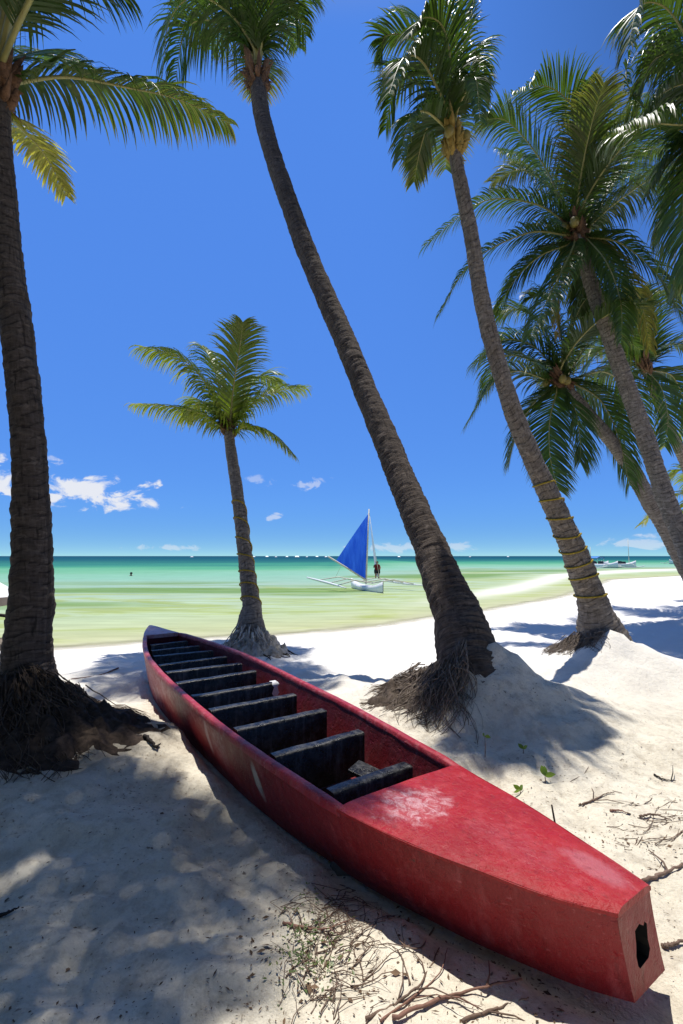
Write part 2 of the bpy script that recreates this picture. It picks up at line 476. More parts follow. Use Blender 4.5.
def height(x, y):
    x = np.asarray(x, float); y = np.asarray(y, float)
    d = inland(x, y)
    z = np.where(d > 0, WATER_Z + 0.22 * (1 - np.exp(-d / 2.6)), WATER_Z + np.maximum(0.05 * d, -2.0))
    amp = np.clip(d / 3.0, 0, 1) * np.clip(40 / (np.abs(x) + np.abs(y) + 1), 0, 1)
    z = z + amp * (0.06 * vnoise(x * 0.55 + 3, y * 0.55) + 0.05 * vnoise(x * 1.7, y * 1.7 + 7) + 0.06 * vnoise(x * 4.1 + 2, y * 4.1) + 0.085 * np.abs(vnoise(x * 6.3 + 5, y * 5.7)) + 0.03 * np.abs(vnoise(x * 11.7, y * 10.3)) + 0.018 * vnoise(x * 14, y * 14) + 0.010 * vnoise(x * 27, y * 27))
    for (cx, cy, h, rx, ry) in MOUNDS:
        q = np.sqrt(((x - cx) / rx) ** 2 + ((y - cy) / ry) ** 2)
        ang = np.arctan2(y - cy, x - cx)
        q = q * (1 + 0.45 * vnoise(np.cos(ang) * 1.6 + cx, np.sin(ang) * 1.6 + cy) + 0.25 * vnoise(x * 2.6 + cy, y * 2.6))
        gq = np.exp(-q ** 1.32 * 0.92)
        z = z + h * gq * (1 + 0.22 * vnoise(x * 5.5, y * 5.5) + 0.12 * np.abs(vnoise(x * 12, y * 12)))
    ls = (x - 1.0) * -0.5662 + (y - 1.74) * 0.8243; ln = (x - 1.0) * -0.8243 + (y - 1.74) * -0.5662
    hw = np.interp(ls, [-0.1, 0.1, 1.0, 2.5, 4.5, 5.6, 6.2], [0.05, 0.12, 0.30, 0.42, 0.42, 0.22, 0.0])
    inside = np.clip((hw + 0.10 - np.abs(ln - np.interp(ls, [0, 1, 3, 6], [-0.16, 0.03, 0.05, 0.05]))) / 0.10, 0, 1) * (ls > -0.1) * (ls < 6.2)
    z = z * (1 - inside) + np.minimum(z, -0.025) * inside
    return z


def hgt(x, y): return float(height(np.array([x]), np.array([y]))[0])


def on_ground(u, v, dz=0.0):
    """the point of the sand under a direction"""
    p = on_z(u, v, 0.0)
    for _ in range(6):
        p = on_z(u, v, hgt(p.x, p.y) + dz)
    return p


def warp_grid(xr, yr, nx, ny, ax, ay, cx, cy):
    def axis(lo, hi, c, a, n):
        t = np.linspace(math.asinh((lo - c) / a), math.asinh((hi - c) / a), n)
        return c + a * np.sinh(t)
    X, Y = np.meshgrid(axis(*xr, cx, ax, nx), axis(*yr, cy, ay, ny))
    return X.ravel(), Y.ravel()


def grid_mesh(name, X, Y, Z, nx, ny, attrs):
    me = bpy.data.meshes.new(name)
    me.vertices.add(nx * ny)
    me.vertices.foreach_set('co', np.stack([X, Y, Z], 1).ravel().astype(np.float32))
    i, j = np.meshgrid(np.arange(nx - 1), np.arange(ny - 1))
    a = (j * nx + i).ravel()
    q = np.stack([a, a + 1, a + nx + 1, a + nx], 1).ravel()
    nf = (nx - 1) * (ny - 1)
    me.loops.add(nf * 4); me.polygons.add(nf)
    me.loops.foreach_set('vertex_index', q.astype(np.int32))
    me.polygons.foreach_set('loop_start', np.arange(0, nf * 4, 4, dtype=np.int32))
    me.polygons.foreach_set('use_smooth', [True] * nf)
    me.update(calc_edges=True)
    for k, v in attrs.items():
        at_ = me.attributes.new(k, 'FLOAT', 'POINT'); at_.data.foreach_set('value', v.astype(np.float32))
    return me


NX, NY = 620, 680
X, Y = warp_grid((-9000, 9000), (-3000, 9000), NX, NY, 1.6, 1.8, 0, 2.6)
Z = height(X, Y)
D = inland(X, Y)
soil = np.exp(-(((X + 2.55) / 1.15) ** 2 + ((Y - 3.80) / 0.72) ** 2) ** 2.0) * 1.0
soil = np.maximum(soil, 0.8 * np.exp(-(((X - 0.85) / 0.40) ** 2 + ((Y - 4.95) / 0.5) ** 2) ** 1.5))
wet = np.clip(1 - np.abs(D - 0.2) / 0.9, 0, 1) * 0.6
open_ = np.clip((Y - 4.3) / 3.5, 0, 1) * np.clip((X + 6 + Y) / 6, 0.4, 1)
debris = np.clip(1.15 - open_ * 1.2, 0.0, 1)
gnd = obj('sand_beach', grid_mesh('sand_beach', X, Y, Z, NX, NY, {'soil': soil, 'wet': wet, 'open': open_ * 0.9, 'debris': debris}), mat_sand())
tag(gnd, kind='structure')

NX, NY = 300, 420
X, Y = warp_grid((-9000, 9000), (-200, 9000), NX, NY, 6, 5, 0, 11)
D = -inland(X, Y)
bank = np.exp(-((Y - (np.interp(X, SHX, SHY) + 3.5 + 0.25 * X)) / (1.2 + 0.06 * np.abs(X))) ** 2) * np.clip((X - 2) / 6, 0, 1) * np.clip((60 - X) / 20, 0, 1)
sea = obj('sea', grid_mesh('sea', X, Y, np.full_like(X, WATER_Z + 0.003), NX, NY, {'offshore': np.maximum(D, 0), 'bank': np.clip(bank, 0, 0.9)}), mat_water())
tag(sea, kind='structure')

# ------------------------------------------------------------------ palms
LEAF = mat_leaf('palm_leaf', (0.052, 0.088, 0.020), (0.29, 0.21, 0.08))
LEAF_BRIGHT = mat_leaf('palm_leaf_young', (0.14, 0.18, 0.028), (0.46, 0.38, 0.10), 0.40)
RACHIS = simple_mat('frond_stalk', (0.30, 0.27, 0.09), 0.4, 0.5, 0.2, 6)
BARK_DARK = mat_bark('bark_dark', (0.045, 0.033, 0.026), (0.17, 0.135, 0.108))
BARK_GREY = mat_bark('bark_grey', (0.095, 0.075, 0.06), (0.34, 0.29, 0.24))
HUSK = mat_fibre('leaf_sheath', (0.055, 0.03, 0.018), (0.24, 0.13, 0.07), 30)
HUSK_GOLD = mat_fibre('leaf_sheath_golden', (0.16, 0.10, 0.025), (0.42, 0.30, 0.09), 18)
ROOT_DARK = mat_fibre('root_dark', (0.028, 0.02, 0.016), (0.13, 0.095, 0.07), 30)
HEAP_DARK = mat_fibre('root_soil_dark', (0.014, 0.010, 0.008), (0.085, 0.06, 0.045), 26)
HEAP_BROWN = mat_fibre('root_soil_brown', (0.03, 0.022, 0.016), (0.15, 0.115, 0.09), 26)
HEAP_PALE = mat_fibre('root_soil_pale', (0.22, 0.18, 0.14), (0.62, 0.57, 0.49), 18)
ROOT_BROWN = mat_fibre('root_brown', (0.07, 0.055, 0.042), (0.27, 0.215, 0.17), 30)
ROOT_PALE = mat_fibre('root_pale', (0.30, 0.26, 0.21), (0.70, 0.65, 0.57), 20)
NUT = simple_mat('coconut', (0.22, 0.17, 0.04), 0.45, 0.4)


def trunk_mesh(pts, rads, seed, ring_len=0.085, rough=0.12):
    """ringed, slightly lumpy palm stem along a curve"""
    rnd = random.Random(seed)
    ctl = catmull(pts, 240)
    rr = []
    n = len(pts) - 1
    for i in range(241):
        t = i / 240 * n; k = min(int(t), n - 1); t -= k
        rr.append(rads[k] * (1 - t) + rads[k + 1] * t)
    L = [0.0]
    for a, b in zip(ctl, ctl[1:]): L.append(L[-1] + (b - a).length)
    total = L[-1]
    N = int(total / 0.016); M = 28
    s = np.linspace(0, total, N)
    C = np.array([[np.interp(q, L, [p[k] for p in ctl]) for q in s] for k in range(3)]).T
    Rd = np.interp(s, L, rr)
    edges = [0.0]
    while edges[-1] < total + 0.3: edges.append(edges[-1] + ring_len * rnd.uniform(0.6, 1.45))
    edges = np.array(edges)
    verts = []; al = []; rd = []; rg = []
    prev = Vector((1, 0, 0))
    th = np.arange(M) / M * 2 * math.pi
    for i in range(N):
        c = Vector(C[i]); t = Vector(C[min(i + 1, N - 1)] - C[max(i - 1, 0)]).normalized()
        sv = (prev - t * prev.dot(t)).normalized(); prev = sv; wv = t.cross(sv)
        # each leaf scar is a slanting step in the stem
        q = s[i] + 0.03 * np.sin(th + seed) + 0.022 * np.sin(3 * th + seed * 2.1 + s[i] * 2.0)
        k = np.clip(np.searchsorted(edges, q) - 1, 0, len(edges) - 2)
        ph = np.clip((q - edges[k]) / (edges[k + 1] - edges[k]), 0, 1)
        lump = vnoise(th * 1.6 + seed, np.full(M, s[i] * 5)) * 0.10 + vnoise(np.cos(th) * 2 + 9, np.sin(th) * 2 + s[i] * 16) * rough
        r = Rd[i] * (1 + 0.055 * (ph - 0.5) + lump * 0.8)
        for j in range(M):
            verts.append(c + (sv * math.cos(th[j]) + wv * math.sin(th[j])) * float(r[j]))
        al.extend([s[i]] * M); rd.extend(th); rg.extend(ph)
    faces = []
    for i in range(N - 1):
        for j in range(M):
            j2 = (j + 1) % M
            faces.append((i * M + j, i * M + j2, (i + 1) * M + j2, (i + 1) * M + j))
    faces.append(tuple((N - 1) * M + j for j in range(M)))
    return new_mesh('trunk', verts, faces, True, {'along': al, 'round': rd, 'ring': rg}), ctl


def frond_mesh(pts, length, leaf, seed, n=70, droop=0.5, age=0.1, bare=0.16, width=0.042, vee=0.25, sparse=0.0, sweep=0.55):
    """stalk with two rows of leaflets; returns (leaflets, stalk) meshes"""
    rnd = random.Random(seed)
    P = catmull(pts, 60)
    chord = P[-1] - P[0]
    ch = Vector((chord.x, chord.y, 0))
    if ch.length < 0.25: ch = Vector((math.cos(seed * 1.7), math.sin(seed * 1.7), 0))
    S0 = ch.normalized().cross(Vector((0, 0, 1)))
    Lm = MB(); St = MB()
    ln = sum((b - a).length for a, b in zip(P, P[1:]))
    r0 = 0.030 * (ln / 3.0) ** 0.5
    St.tube(P, [max(0.003, r0 * (1 - i / 60) ** 0.8) for i in range(61)], 6, True)
    for i in range(n):
        for sgn in (-1, 1):
            if rnd.random() < sparse: continue
            f = bare + (1 - bare) * (i + rnd.random() * 0.6) / n
            k = min(int(f * 60), 59); fr = f * 60 - k
            p = P[k].lerp(P[k + 1], fr)
            T = (P[k + 1] - P[k]).normalized()
            S = (S0 - T * S0.dot(T)).normalized()
            Nn = S.cross(T)
            if Nn.z < 0: Nn = -Nn
            prof = min(1.0, 0.45 + (f - bare) * 3.2) * (1.0 if f < 0.6 else 1 - 0.62 * ((f - 0.6) / 0.4) ** 1.5)
            ll = leaf * prof * rnd.uniform(0.82, 1.12)
            d = (S * sgn * 0.9 + T * (sweep + 0.5 * f + rnd.uniform(-0.08, 0.12)) + Nn * (vee + rnd.uniform(-0.12, 0.12))).normalized()
            segs = 5
            wv = (T - d * T.dot(d)).normalized()
            tw = rnd.uniform(-0.5, 0.5)
            wv = (wv * math.cos(tw) + d.cross(wv) * math.sin(tw)).normalized()
            dr = droop * rnd.uniform(0.65, 1.4)
            w0 = width * rnd.uniform(0.8, 1.15) * (0.7 + 0.3 * prof)
            vs = []; ag = []
            q = p.copy()
            base_age = age + rnd.uniform(-0.1, 0.12) + 0.18 * f
            for s_ in range(segs + 1):
                x = s_ / segs
                ww = w0 * (0.55 + 0.9 * x if x < 0.3 else 0.82 * (1 - ((x - 0.3) / 0.7) ** 1.6) + 0.03)
                vs.append(q - wv * ww * 0.5); vs.append(q + wv * ww * 0.5)
                a_ = base_age + 0.55 * max(0.0, x - 0.55)
                ag += [a_, a_]
                q = q + d * (ll / segs)
                d = (d + Vector((0, 0, -1)) * dr * (0.25 + x * 0.75)).normalized()
                wv = (wv - d * wv.dot(d)).normalized()
            fs = [(2 * s_, 2 * s_ + 1, 2 * s_ + 3, 2 * s_ + 2) for s_ in range(segs)]
            Lm.add(vs, fs, age=ag)
    return Lm, St


def make_palm(name, label, trunk, depth, bark, fronds, rand, seed, leafmat, husk, leaf=0.75, group='coconut palms on the beach', nuts=0, sink=0.15, ring=0.085, fn=70, fw=0.042):
    """trunk: (u, v, half width in px); depth: distance at base and crown"""
    v0, v1 = trunk[0][1], trunk[-1][1]
    pts = []; rads = []
    for (u, v, hw) in trunk:
        f = (v0 - v) / (v0 - v1)
        Yd = depth[0] + (depth[1] - depth[0]) * f
        pts.append(at(u, v, Yd)); rads.append(hw * Yd / FPX)
    base = pts[0].copy()
    pts.insert(0, base + (pts[0] - pts[1]).normalized() * sink); rads.insert(0, rads[0] * 1.05)
    root = thing(name, label, 'palm tree', tuple(base), 0, group)
    me, ctl = trunk_mesh(pts, rads, seed, ring)
    obj('trunk', me, bark, root)
    top = pts[-1]; tr = rads[-1]
    tdir = (pts[-1] - pts[-2]).normalized()
    rnd = random.Random(seed)
    # sheath of old leaf bases round the growing tip
    hb = MB()
    for k in range(34):
        a = rnd.uniform(0, 2 * math.pi); h0 = rnd.uniform(-1.6, 2.2) * tr
        sv = Vector((math.cos(a), math.sin(a), 0))
        p0 = top + tdir * h0 + sv * tr * 0.75
        p1 = p0 + (tdir * rnd.uniform(0.8, 2.4) + sv * rnd.uniform(0.3, 1.0)) * tr * 1.1
        p2 = p1 + (tdir * rnd.uniform(-0.8, 1.5) + sv * rnd.uniform(0.2, 0.8)) * tr
        ww = tr * rnd.uniform(0.25, 0.55)
        hb.tube([p0, (p0 + p1) * 0.5 + sv * tr * 0.15, p1, p2], [ww * 0.9, ww, ww * 0.7, ww * 0.08], 6)
    for k in range(60):
        a = rnd.uniform(0, 2 * math.pi); sv = Vector((math.cos(a), math.sin(a), 0))
        p0 = top + tdir * rnd.uniform(-1, 2.5) * tr + sv * tr
        p1 = p0 + Vector((rnd.uniform(-1, 1), rnd.uniform(-1, 1), rnd.uniform(-2.2, 0.6))) * tr * 0.8 + sv * tr * 0.4
        hb.tube([p0, (p0 + p1) / 2 + sv * 0.02, p1], [0.012, 0.009, 0.003], 4)
    hb.build('leaf_sheath', husk, root)
    crown = top + tdir * tr * 2.2
    for k in range(nuts):
        a = rnd.uniform(0, 2 * math.pi)
        c = crown + Vector((math.cos(a), math.sin(a), -0.5)) * tr * 1.9
        bm = bmesh.new(); bmesh.ops.create_icosphere(bm, subdivisions=2, radius=tr * 0.75, matrix=Matrix.Translation(c) @ Matrix.Diagonal((1, 1, 1.25, 1)))
        me = bpy.data.meshes.new('coconut'); bm.to_mesh(me); bm.free()
        me.polygons.foreach_set('use_smooth', [True] * len(me.polygons))
        obj('coconut', me, NUT, root)
    sd = seed * 100
    for fr in fronds:
        px = fr['p']; dd = fr.get('d', 0.0)
        P = [crown + (at(px[0][0], px[0][1], top.y) - crown) * 0.35]
        for i, (u, v) in enumerate(px):
            f = i / (len(px) - 1)
            P.append(at(u, v, top.y + dd * (0.06 + 0.94 * f)))
        sd += 1
        Lm, St = frond_mesh(P, 1, fr.get('leaf', leaf), sd, fr.get('n', fn), fr.get('droop', 0.45), fr.get('age', 0.1), fr.get('bare', 0.16), fw, fr.get('vee', 0.2), fr.get('sparse', 0.0), fr.get('sweep', 0.55))
        fo = Lm.build('frond', fr.get('mat', leafmat), root)
        St.build('stalk', RACHIS, fo)
    for (azm, elv, ln, curve) in rand:
        sd += 1
        h = Vector((math.cos(R(azm)), math.sin(R(azm)), 0))
        P = [crown]
        e = R(elv); q = crown.copy()
        for k in range(6):
            q = q + (h * math.cos(e) + Vector((0, 0, 1)) * math.sin(e)) * ln / 6
            e -= R(curve) / 6
            P.append(q.copy())
        Lm, St = frond_mesh(P, 1, leaf, sd, fn, 0.45, rnd.uniform(0.0, 0.3), 0.16, fw, 0.2)
        fo = Lm.build('frond', leafmat, root)
        St.build('stalk', RACHIS, fo)
    return root, ctl, pts, rads


def roots(parent, centre, spread_fn, count, mat, seed, r=(0.006, 0.014), name='roots', lift=0.02, wig=0.05):
    """strands that leave the stem and run down over the heap into the sand"""
    rnd = random.Random(seed); mb = MB(); n = 9; rows = []
    for k in range(count):
        a, r0, r1 = spread_fn(rnd)
        ph = rnd.uniform(0, 6.28); jit = rnd.uniform(-0.3, 0.3); lf = rnd.uniform(0.2, 1.6) * lift
        for i in range(n):
            f = i / (n - 1); rr = r0 + (r1 - r0) * f
            aa = a + jit * f + 0.12 * math.sin(ph + f * 5)
            rows.append((centre.x + math.cos(aa) * rr, centre.y + math.sin(aa) * rr, lf * (1.2 - f * 1.3) + wig * 0.4 * math.sin(ph * 2 + f * 7) * (1 - f)))
    rows = np.array(rows); rows[:, 2] += height(rows[:, 0], rows[:, 1])
    for k in range(count):
        rad = rnd.uniform(*r)
        mb.tube(rows[k * n:(k + 1) * n], [rad * (1.15 - 0.75 * i / (n - 1)) for i in range(n)], 5)
    return mb.build(name, mat, parent)


def root_heap(parent, cx, cy, rx, ry, a0, a1, thick, mat, seed, name='root_heap'):
    """matted body of old roots and soil lying on the mound between two bearings"""
    NA, NR_ = 90, 34; vs = []; fs = []
    full = abs(a1 - a0) > 6.2
    for i in range(NA + 1):
        a = a0 + (a1 - a0) * i / NA
        ca, sa = math.cos(a), math.sin(a)
        edge = 1 + 0.22 * mnoise.noise(Vector((ca * 2 + seed, sa * 2, 0))) + 0.13 * mnoise.noise(Vector((ca * 7, sa * 7, seed))) + 0.08 * mnoise.noise(Vector((ca * 19, sa * 19, seed)))
        side = 1.0 if full else min(1.0, 6.0 * min(i, NA - i) / NA)
        for j in range(NR_ + 1):
            r = j / NR_
            x = cx + ca * rx * edge * r; y = cy + sa * ry * edge * r
            n_ = abs(mnoise.noise(Vector((x * 7, y * 7, seed)))) * 1.5 + mnoise.noise(Vector((x * 18, y * 18, seed))) * 0.6
            vs.append((x, y, thick * side * (1 - r ** 3) * (0.45 + 0.75 * n_) - 0.07 * r ** 4 - 0.004))
    vs = np.array(vs); vs[:, 2] += height(vs[:, 0], vs[:, 1]); vs = [Vector(p) for p in vs]
    for i in range(NA):
        for j in range(NR_):
            fs.append((i * (NR_ + 1) + j, (i + 1) * (NR_ + 1) + j, (i + 1) * (NR_ + 1) + j + 1, i * (NR_ + 1) + j + 1))
    mb = MB(); mb.add(vs, fs)
    return mb.build(name, mat, parent)


# --- A: dark leaning palm at the left edge
A_tr = [(28, 712, 30.7), (28, 685, 25.1), (28, 650, 21.4), (31, 600, 20.0), (32, 550, 18.1), (31, 500, 16.7), (29, 450, 15.8), (25, 400, 15.3), (17, 330, 14.9), (8, 260, 14.0), (2, 190, 13.5), (-2, 130, 12.6), (-3, 95, 11.6)]
A_fr = [dict(p=[(8, 84), (66, 77), (130, 88), (180, 100), (230, 124)], d=1.4, leaf=0.68, droop=1.1, age=0.22, n=100, vee=0.0),
        dict(p=[(8, 62), (40, 53), (66, 62), (100, 84)], d=2.2, leaf=0.6, droop=0.6, age=0.1),
        dict(p=[(6, 50), (24, 5), (66, -32), (128, -8)], d=0.6, leaf=0.8, droop=0.7, age=0.05),
        dict(p=[(4, 40), (30, -20), (70, -40), (110, -30)], d=1.5, leaf=0.8, droop=0.6, age=0.05),
        dict(p=[(4, 112), (20, 128), (44, 154), (66, 196)], d=1.6, leaf=0.42, droop=0.35, age=0.55, vee=0.0, mat=LEAF_BRIGHT),
        dict(p=[(-8, 60), (-40, 20), (-90, 10), (-130, 60)], d=0.5, leaf=0.8)]
A_rand = [(-40, 38, 3.2, 75), (175, 25, 3.2, 80), (140, 35, 3.2, 90), (-52, 58, 3.5, 100), (-38, 15, 3.1, 50), (-48, 42, 3.6, 80), (-140, 40, 2.6, 80), (-80, 60, 2.8, 100), (-44, 28, 3.4, 60)]
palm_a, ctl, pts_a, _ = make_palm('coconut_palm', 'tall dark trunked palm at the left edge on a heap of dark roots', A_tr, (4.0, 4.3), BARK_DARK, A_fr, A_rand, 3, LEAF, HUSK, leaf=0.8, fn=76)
cA = Vector((-2.62, 3.92, 0))
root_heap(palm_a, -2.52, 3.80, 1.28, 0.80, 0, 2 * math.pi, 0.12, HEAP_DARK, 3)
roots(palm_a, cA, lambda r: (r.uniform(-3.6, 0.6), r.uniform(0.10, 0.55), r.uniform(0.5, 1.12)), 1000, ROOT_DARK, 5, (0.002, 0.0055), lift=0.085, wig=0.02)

# --- B: long bare trunk in the middle
B_tr = [(468, 656, 30), (464, 640, 27.5), (459, 620, 25), (452.5, 604, 22.5), (443, 582, 19.5), (434.5, 560, 17.5), (429, 544, 16.5), (402, 480, 14), (384, 435, 12.8), (369, 400, 12), (349, 350, 11.3), (327, 300, 10.8), (306, 250, 10.2), (288, 200, 9.7), (271, 150, 9.2), (261, 110, 8.8), (258, 82, 8.5)]
B_fr = [dict(p=[(250, 52), (234, 34), (206, 20), (184, 34), (174, 92)], d=0.8, leaf=1.35, droop=1.3, age=0.05, n=96),
        dict(p=[(252, 45), (230, 14), (196, -4), (170, 20), (162, 78)], d=-1.0, leaf=1.2, droop=1.0, n=90),
        dict(p=[(255, 42), (250, 8), (238, -40), (215, -70)], d=-0.9, leaf=1.3, droop=0.6),
        dict(p=[(264, 44), (278, 14), (293, 2), (306, 36)], d=0.8, leaf=0.95, droop=0.9),
        dict(p=[(262, 44), (272, 2), (290, -18), (312, -4)], d=-1.0, leaf=1.1, droop=0.8),
        dict(p=[(258, 42), (262, -10), (275, -50)], d=0.9, leaf=1.2),
        dict(p=[(252, 50), (242, 34), (228, 30), (212, 50)], d=2.2, leaf=0.95, droop=1.0),
        dict(p=[(264, 48), (274, 28), (286, 26), (298, 48)], d=2.4, leaf=0.75, droop=0.9),
        dict(p=[(256, 42), (240, 0), (216, -24), (190, -14)], d=1.8, leaf=1.3, droop=0.8)]
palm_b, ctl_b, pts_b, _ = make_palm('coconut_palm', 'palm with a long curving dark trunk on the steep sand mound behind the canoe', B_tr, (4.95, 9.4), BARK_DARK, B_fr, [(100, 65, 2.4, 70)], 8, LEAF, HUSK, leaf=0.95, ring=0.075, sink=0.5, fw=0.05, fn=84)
cB = Vector((1.28, 4.95, 0))
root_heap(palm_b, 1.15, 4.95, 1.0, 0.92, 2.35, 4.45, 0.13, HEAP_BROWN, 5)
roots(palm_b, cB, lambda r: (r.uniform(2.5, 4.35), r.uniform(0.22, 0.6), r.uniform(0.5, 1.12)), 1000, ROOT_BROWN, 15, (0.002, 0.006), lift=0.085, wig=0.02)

# --- C: grey trunk with yellow rope
C_tr = [(603, 642, 25), (600, 630, 21), (594, 608, 15.5), (589, 591, 13.2), (578, 562, 12.3), (568, 537, 11.6), (556, 510, 10.6), (543, 482, 9.8), (531, 455, 9.4), (519, 427, 9), (507, 393, 8.8), (490, 335, 8.4), (480, 290, 8), (472, 240, 7.6), (463, 195, 7.2), (457, 165, 7), (455, 150, 7)]
C_fr = [dict(p=[(451, 110), (437, 70), (414, 40), (386, 36), (380, 62)], d=0.4, leaf=0.59, droop=0.60),
        dict(p=[(448, 100), (450, 58), (442, 26), (424, 18), (405, 40)], d=-0.6, leaf=0.59, droop=0.66),
        dict(p=[(458, 100), (463, 54), (472, 12), (478, -22)], d=0.2, leaf=0.31, droop=1.08),
        dict(p=[(456, 105), (466, 64), (477, 54), (483, 100)], d=0.8, leaf=0.52, droop=0.84),
        dict(p=[(447, 122), (419, 84), (397, 82), (385, 130)], d=0.6, leaf=0.59, droop=0.66),
        dict(p=[(447, 133), (430, 124), (420, 150), (414, 182)], d=0.8, leaf=0.48, droop=0.42, age=0.2),
        dict(p=[(448, 112), (424, 64), (404, 58), (388, 96)], d=-0.9, leaf=0.59, droop=0.66),
        dict(p=[(451, 105), (440, 50), (420, 20), (400, 14)], d=1.2, leaf=0.56, droop=0.48),
        dict(p=[(454, 100), (456, 50), (450, 10), (440, -14)], d=0.8, leaf=0.52, droop=0.48),
        dict(p=[(458, 108), (470, 84), (476, 80), (480, 120)], d=-0.8, leaf=0.42, droop=0.72),
        dict(p=[(446, 128), (426, 112), (410, 118), (400, 160)], d=-0.8, leaf=0.48, droop=0.60)]
palm_c, ctl_c, pts_c, rad_c = make_palm('coconut_palm', 'grey ringed palm wound with yellow rope on a white sand hump', C_tr, (7.0, 5.9), BARK_GREY, C_fr, [(80, 60, 2.4, 70)], 12, LEAF, HUSK_GOLD, leaf=0.66, nuts=5, ring=0.08, sink=0.5, fw=0.036, fn=84)
cC = Vector((3.9, 7.0, 0))
root_heap(palm_c, 3.85, 7.0, 0.95, 0.9, 2.6, 3.9, 0.08, HEAP_BROWN, 7)
roots(palm_c, cC, lambda r: (r.uniform(2.7, 3.9), r.uniform(0.4, 0.65), r.uniform(0.75, 1.0)), 260, ROOT_BROWN, 25, (0.002, 0.006), lift=0.06)

# --- D: short young palm at the water's edge
D_tr = [(252, 648, 17), (251, 634, 15.5), (251, 620, 12), (251.5, 606, 9.3), (249, 588, 8.2), (246.5, 566, 7.5), (244, 545, 7), (239, 505, 6.2), (234, 470, 5.7), (230, 445, 5.3), (229, 430, 5.2)]
D_fr = [dict(p=[(225, 421), (208, 386), (179, 357), (139, 347)], d=-0.6, leaf=0.86, droop=0.90, age=0.22, vee=0.0),
        dict(p=[(222, 427), (202, 414), (173, 407), (134, 404)], d=-0.4, leaf=0.66, droop=1.05, age=0.28, vee=0.0),
        dict(p=[(230, 421), (234, 383), (240, 346), (243, 322)], d=-0.9, leaf=0.74, droop=0.45, age=0.14, vee=0.0),
        dict(p=[(227, 421), (219, 386), (210, 358), (202, 346)], d=0.6, leaf=0.72, droop=0.90, age=0.16),
        dict(p=[(234, 424), (252, 404), (275, 391), (305, 388)], d=0.3, leaf=0.78, droop=0.83, age=0.20),
        dict(p=[(236, 430), (249, 426), (272, 433), (294, 455)], d=-0.3, leaf=0.60, droop=0.75, age=0.28, vee=0.0),
        dict(p=[(233, 420), (246, 392), (262, 376), (278, 384)], d=1.0, leaf=0.72, droop=0.75, age=0.12),
        dict(p=[(224, 424), (206, 404), (196, 404), (186, 420)], d=1.0, leaf=0.60, droop=0.90, age=0.24)]
palm_d, ctl_d, pts_d, rad_d = make_palm('coconut_palm', 'short young palm with yellow green fronds on a pale root ball near the water', D_tr, (8.1, 9.6), BARK_GREY, D_fr, [(100, 50, 2.2, 60)], 17, LEAF_BRIGHT, HUSK, leaf=0.72, ring=0.07, sink=0.3, fn=86, fw=0.045)
cD = Vector((-1.5, 8.1, 0))
root_heap(palm_d, -1.42, 8.0, 0.60, 0.52, 0, 2 * math.pi, 0.26, HEAP_PALE, 9)
roots(palm_d, cD, lambda r: (r.uniform(-2.9, 0.6), r.uniform(0.1, 0.3), r.uniform(0.35, 0.66)), 130, ROOT_PALE, 35, (0.006, 0.014), lift=0.17)
roots(palm_d, cD, lambda r: (r.uniform(2.6, 3.9), r.uniform(0.2, 0.4), r.uniform(0.5, 0.8)), 34, ROOT_DARK, 36, (0.008, 0.02), lift=0.05, name='dark_roots')
roots(palm_d, cD, lambda r: (r.uniform(-0.9, 0.1), r.uniform(0.2, 0.4), r.uniform(0.5, 0.8)), 26, ROOT_DARK, 37, (0.008, 0.02), lift=0.05, name='dark_roots')

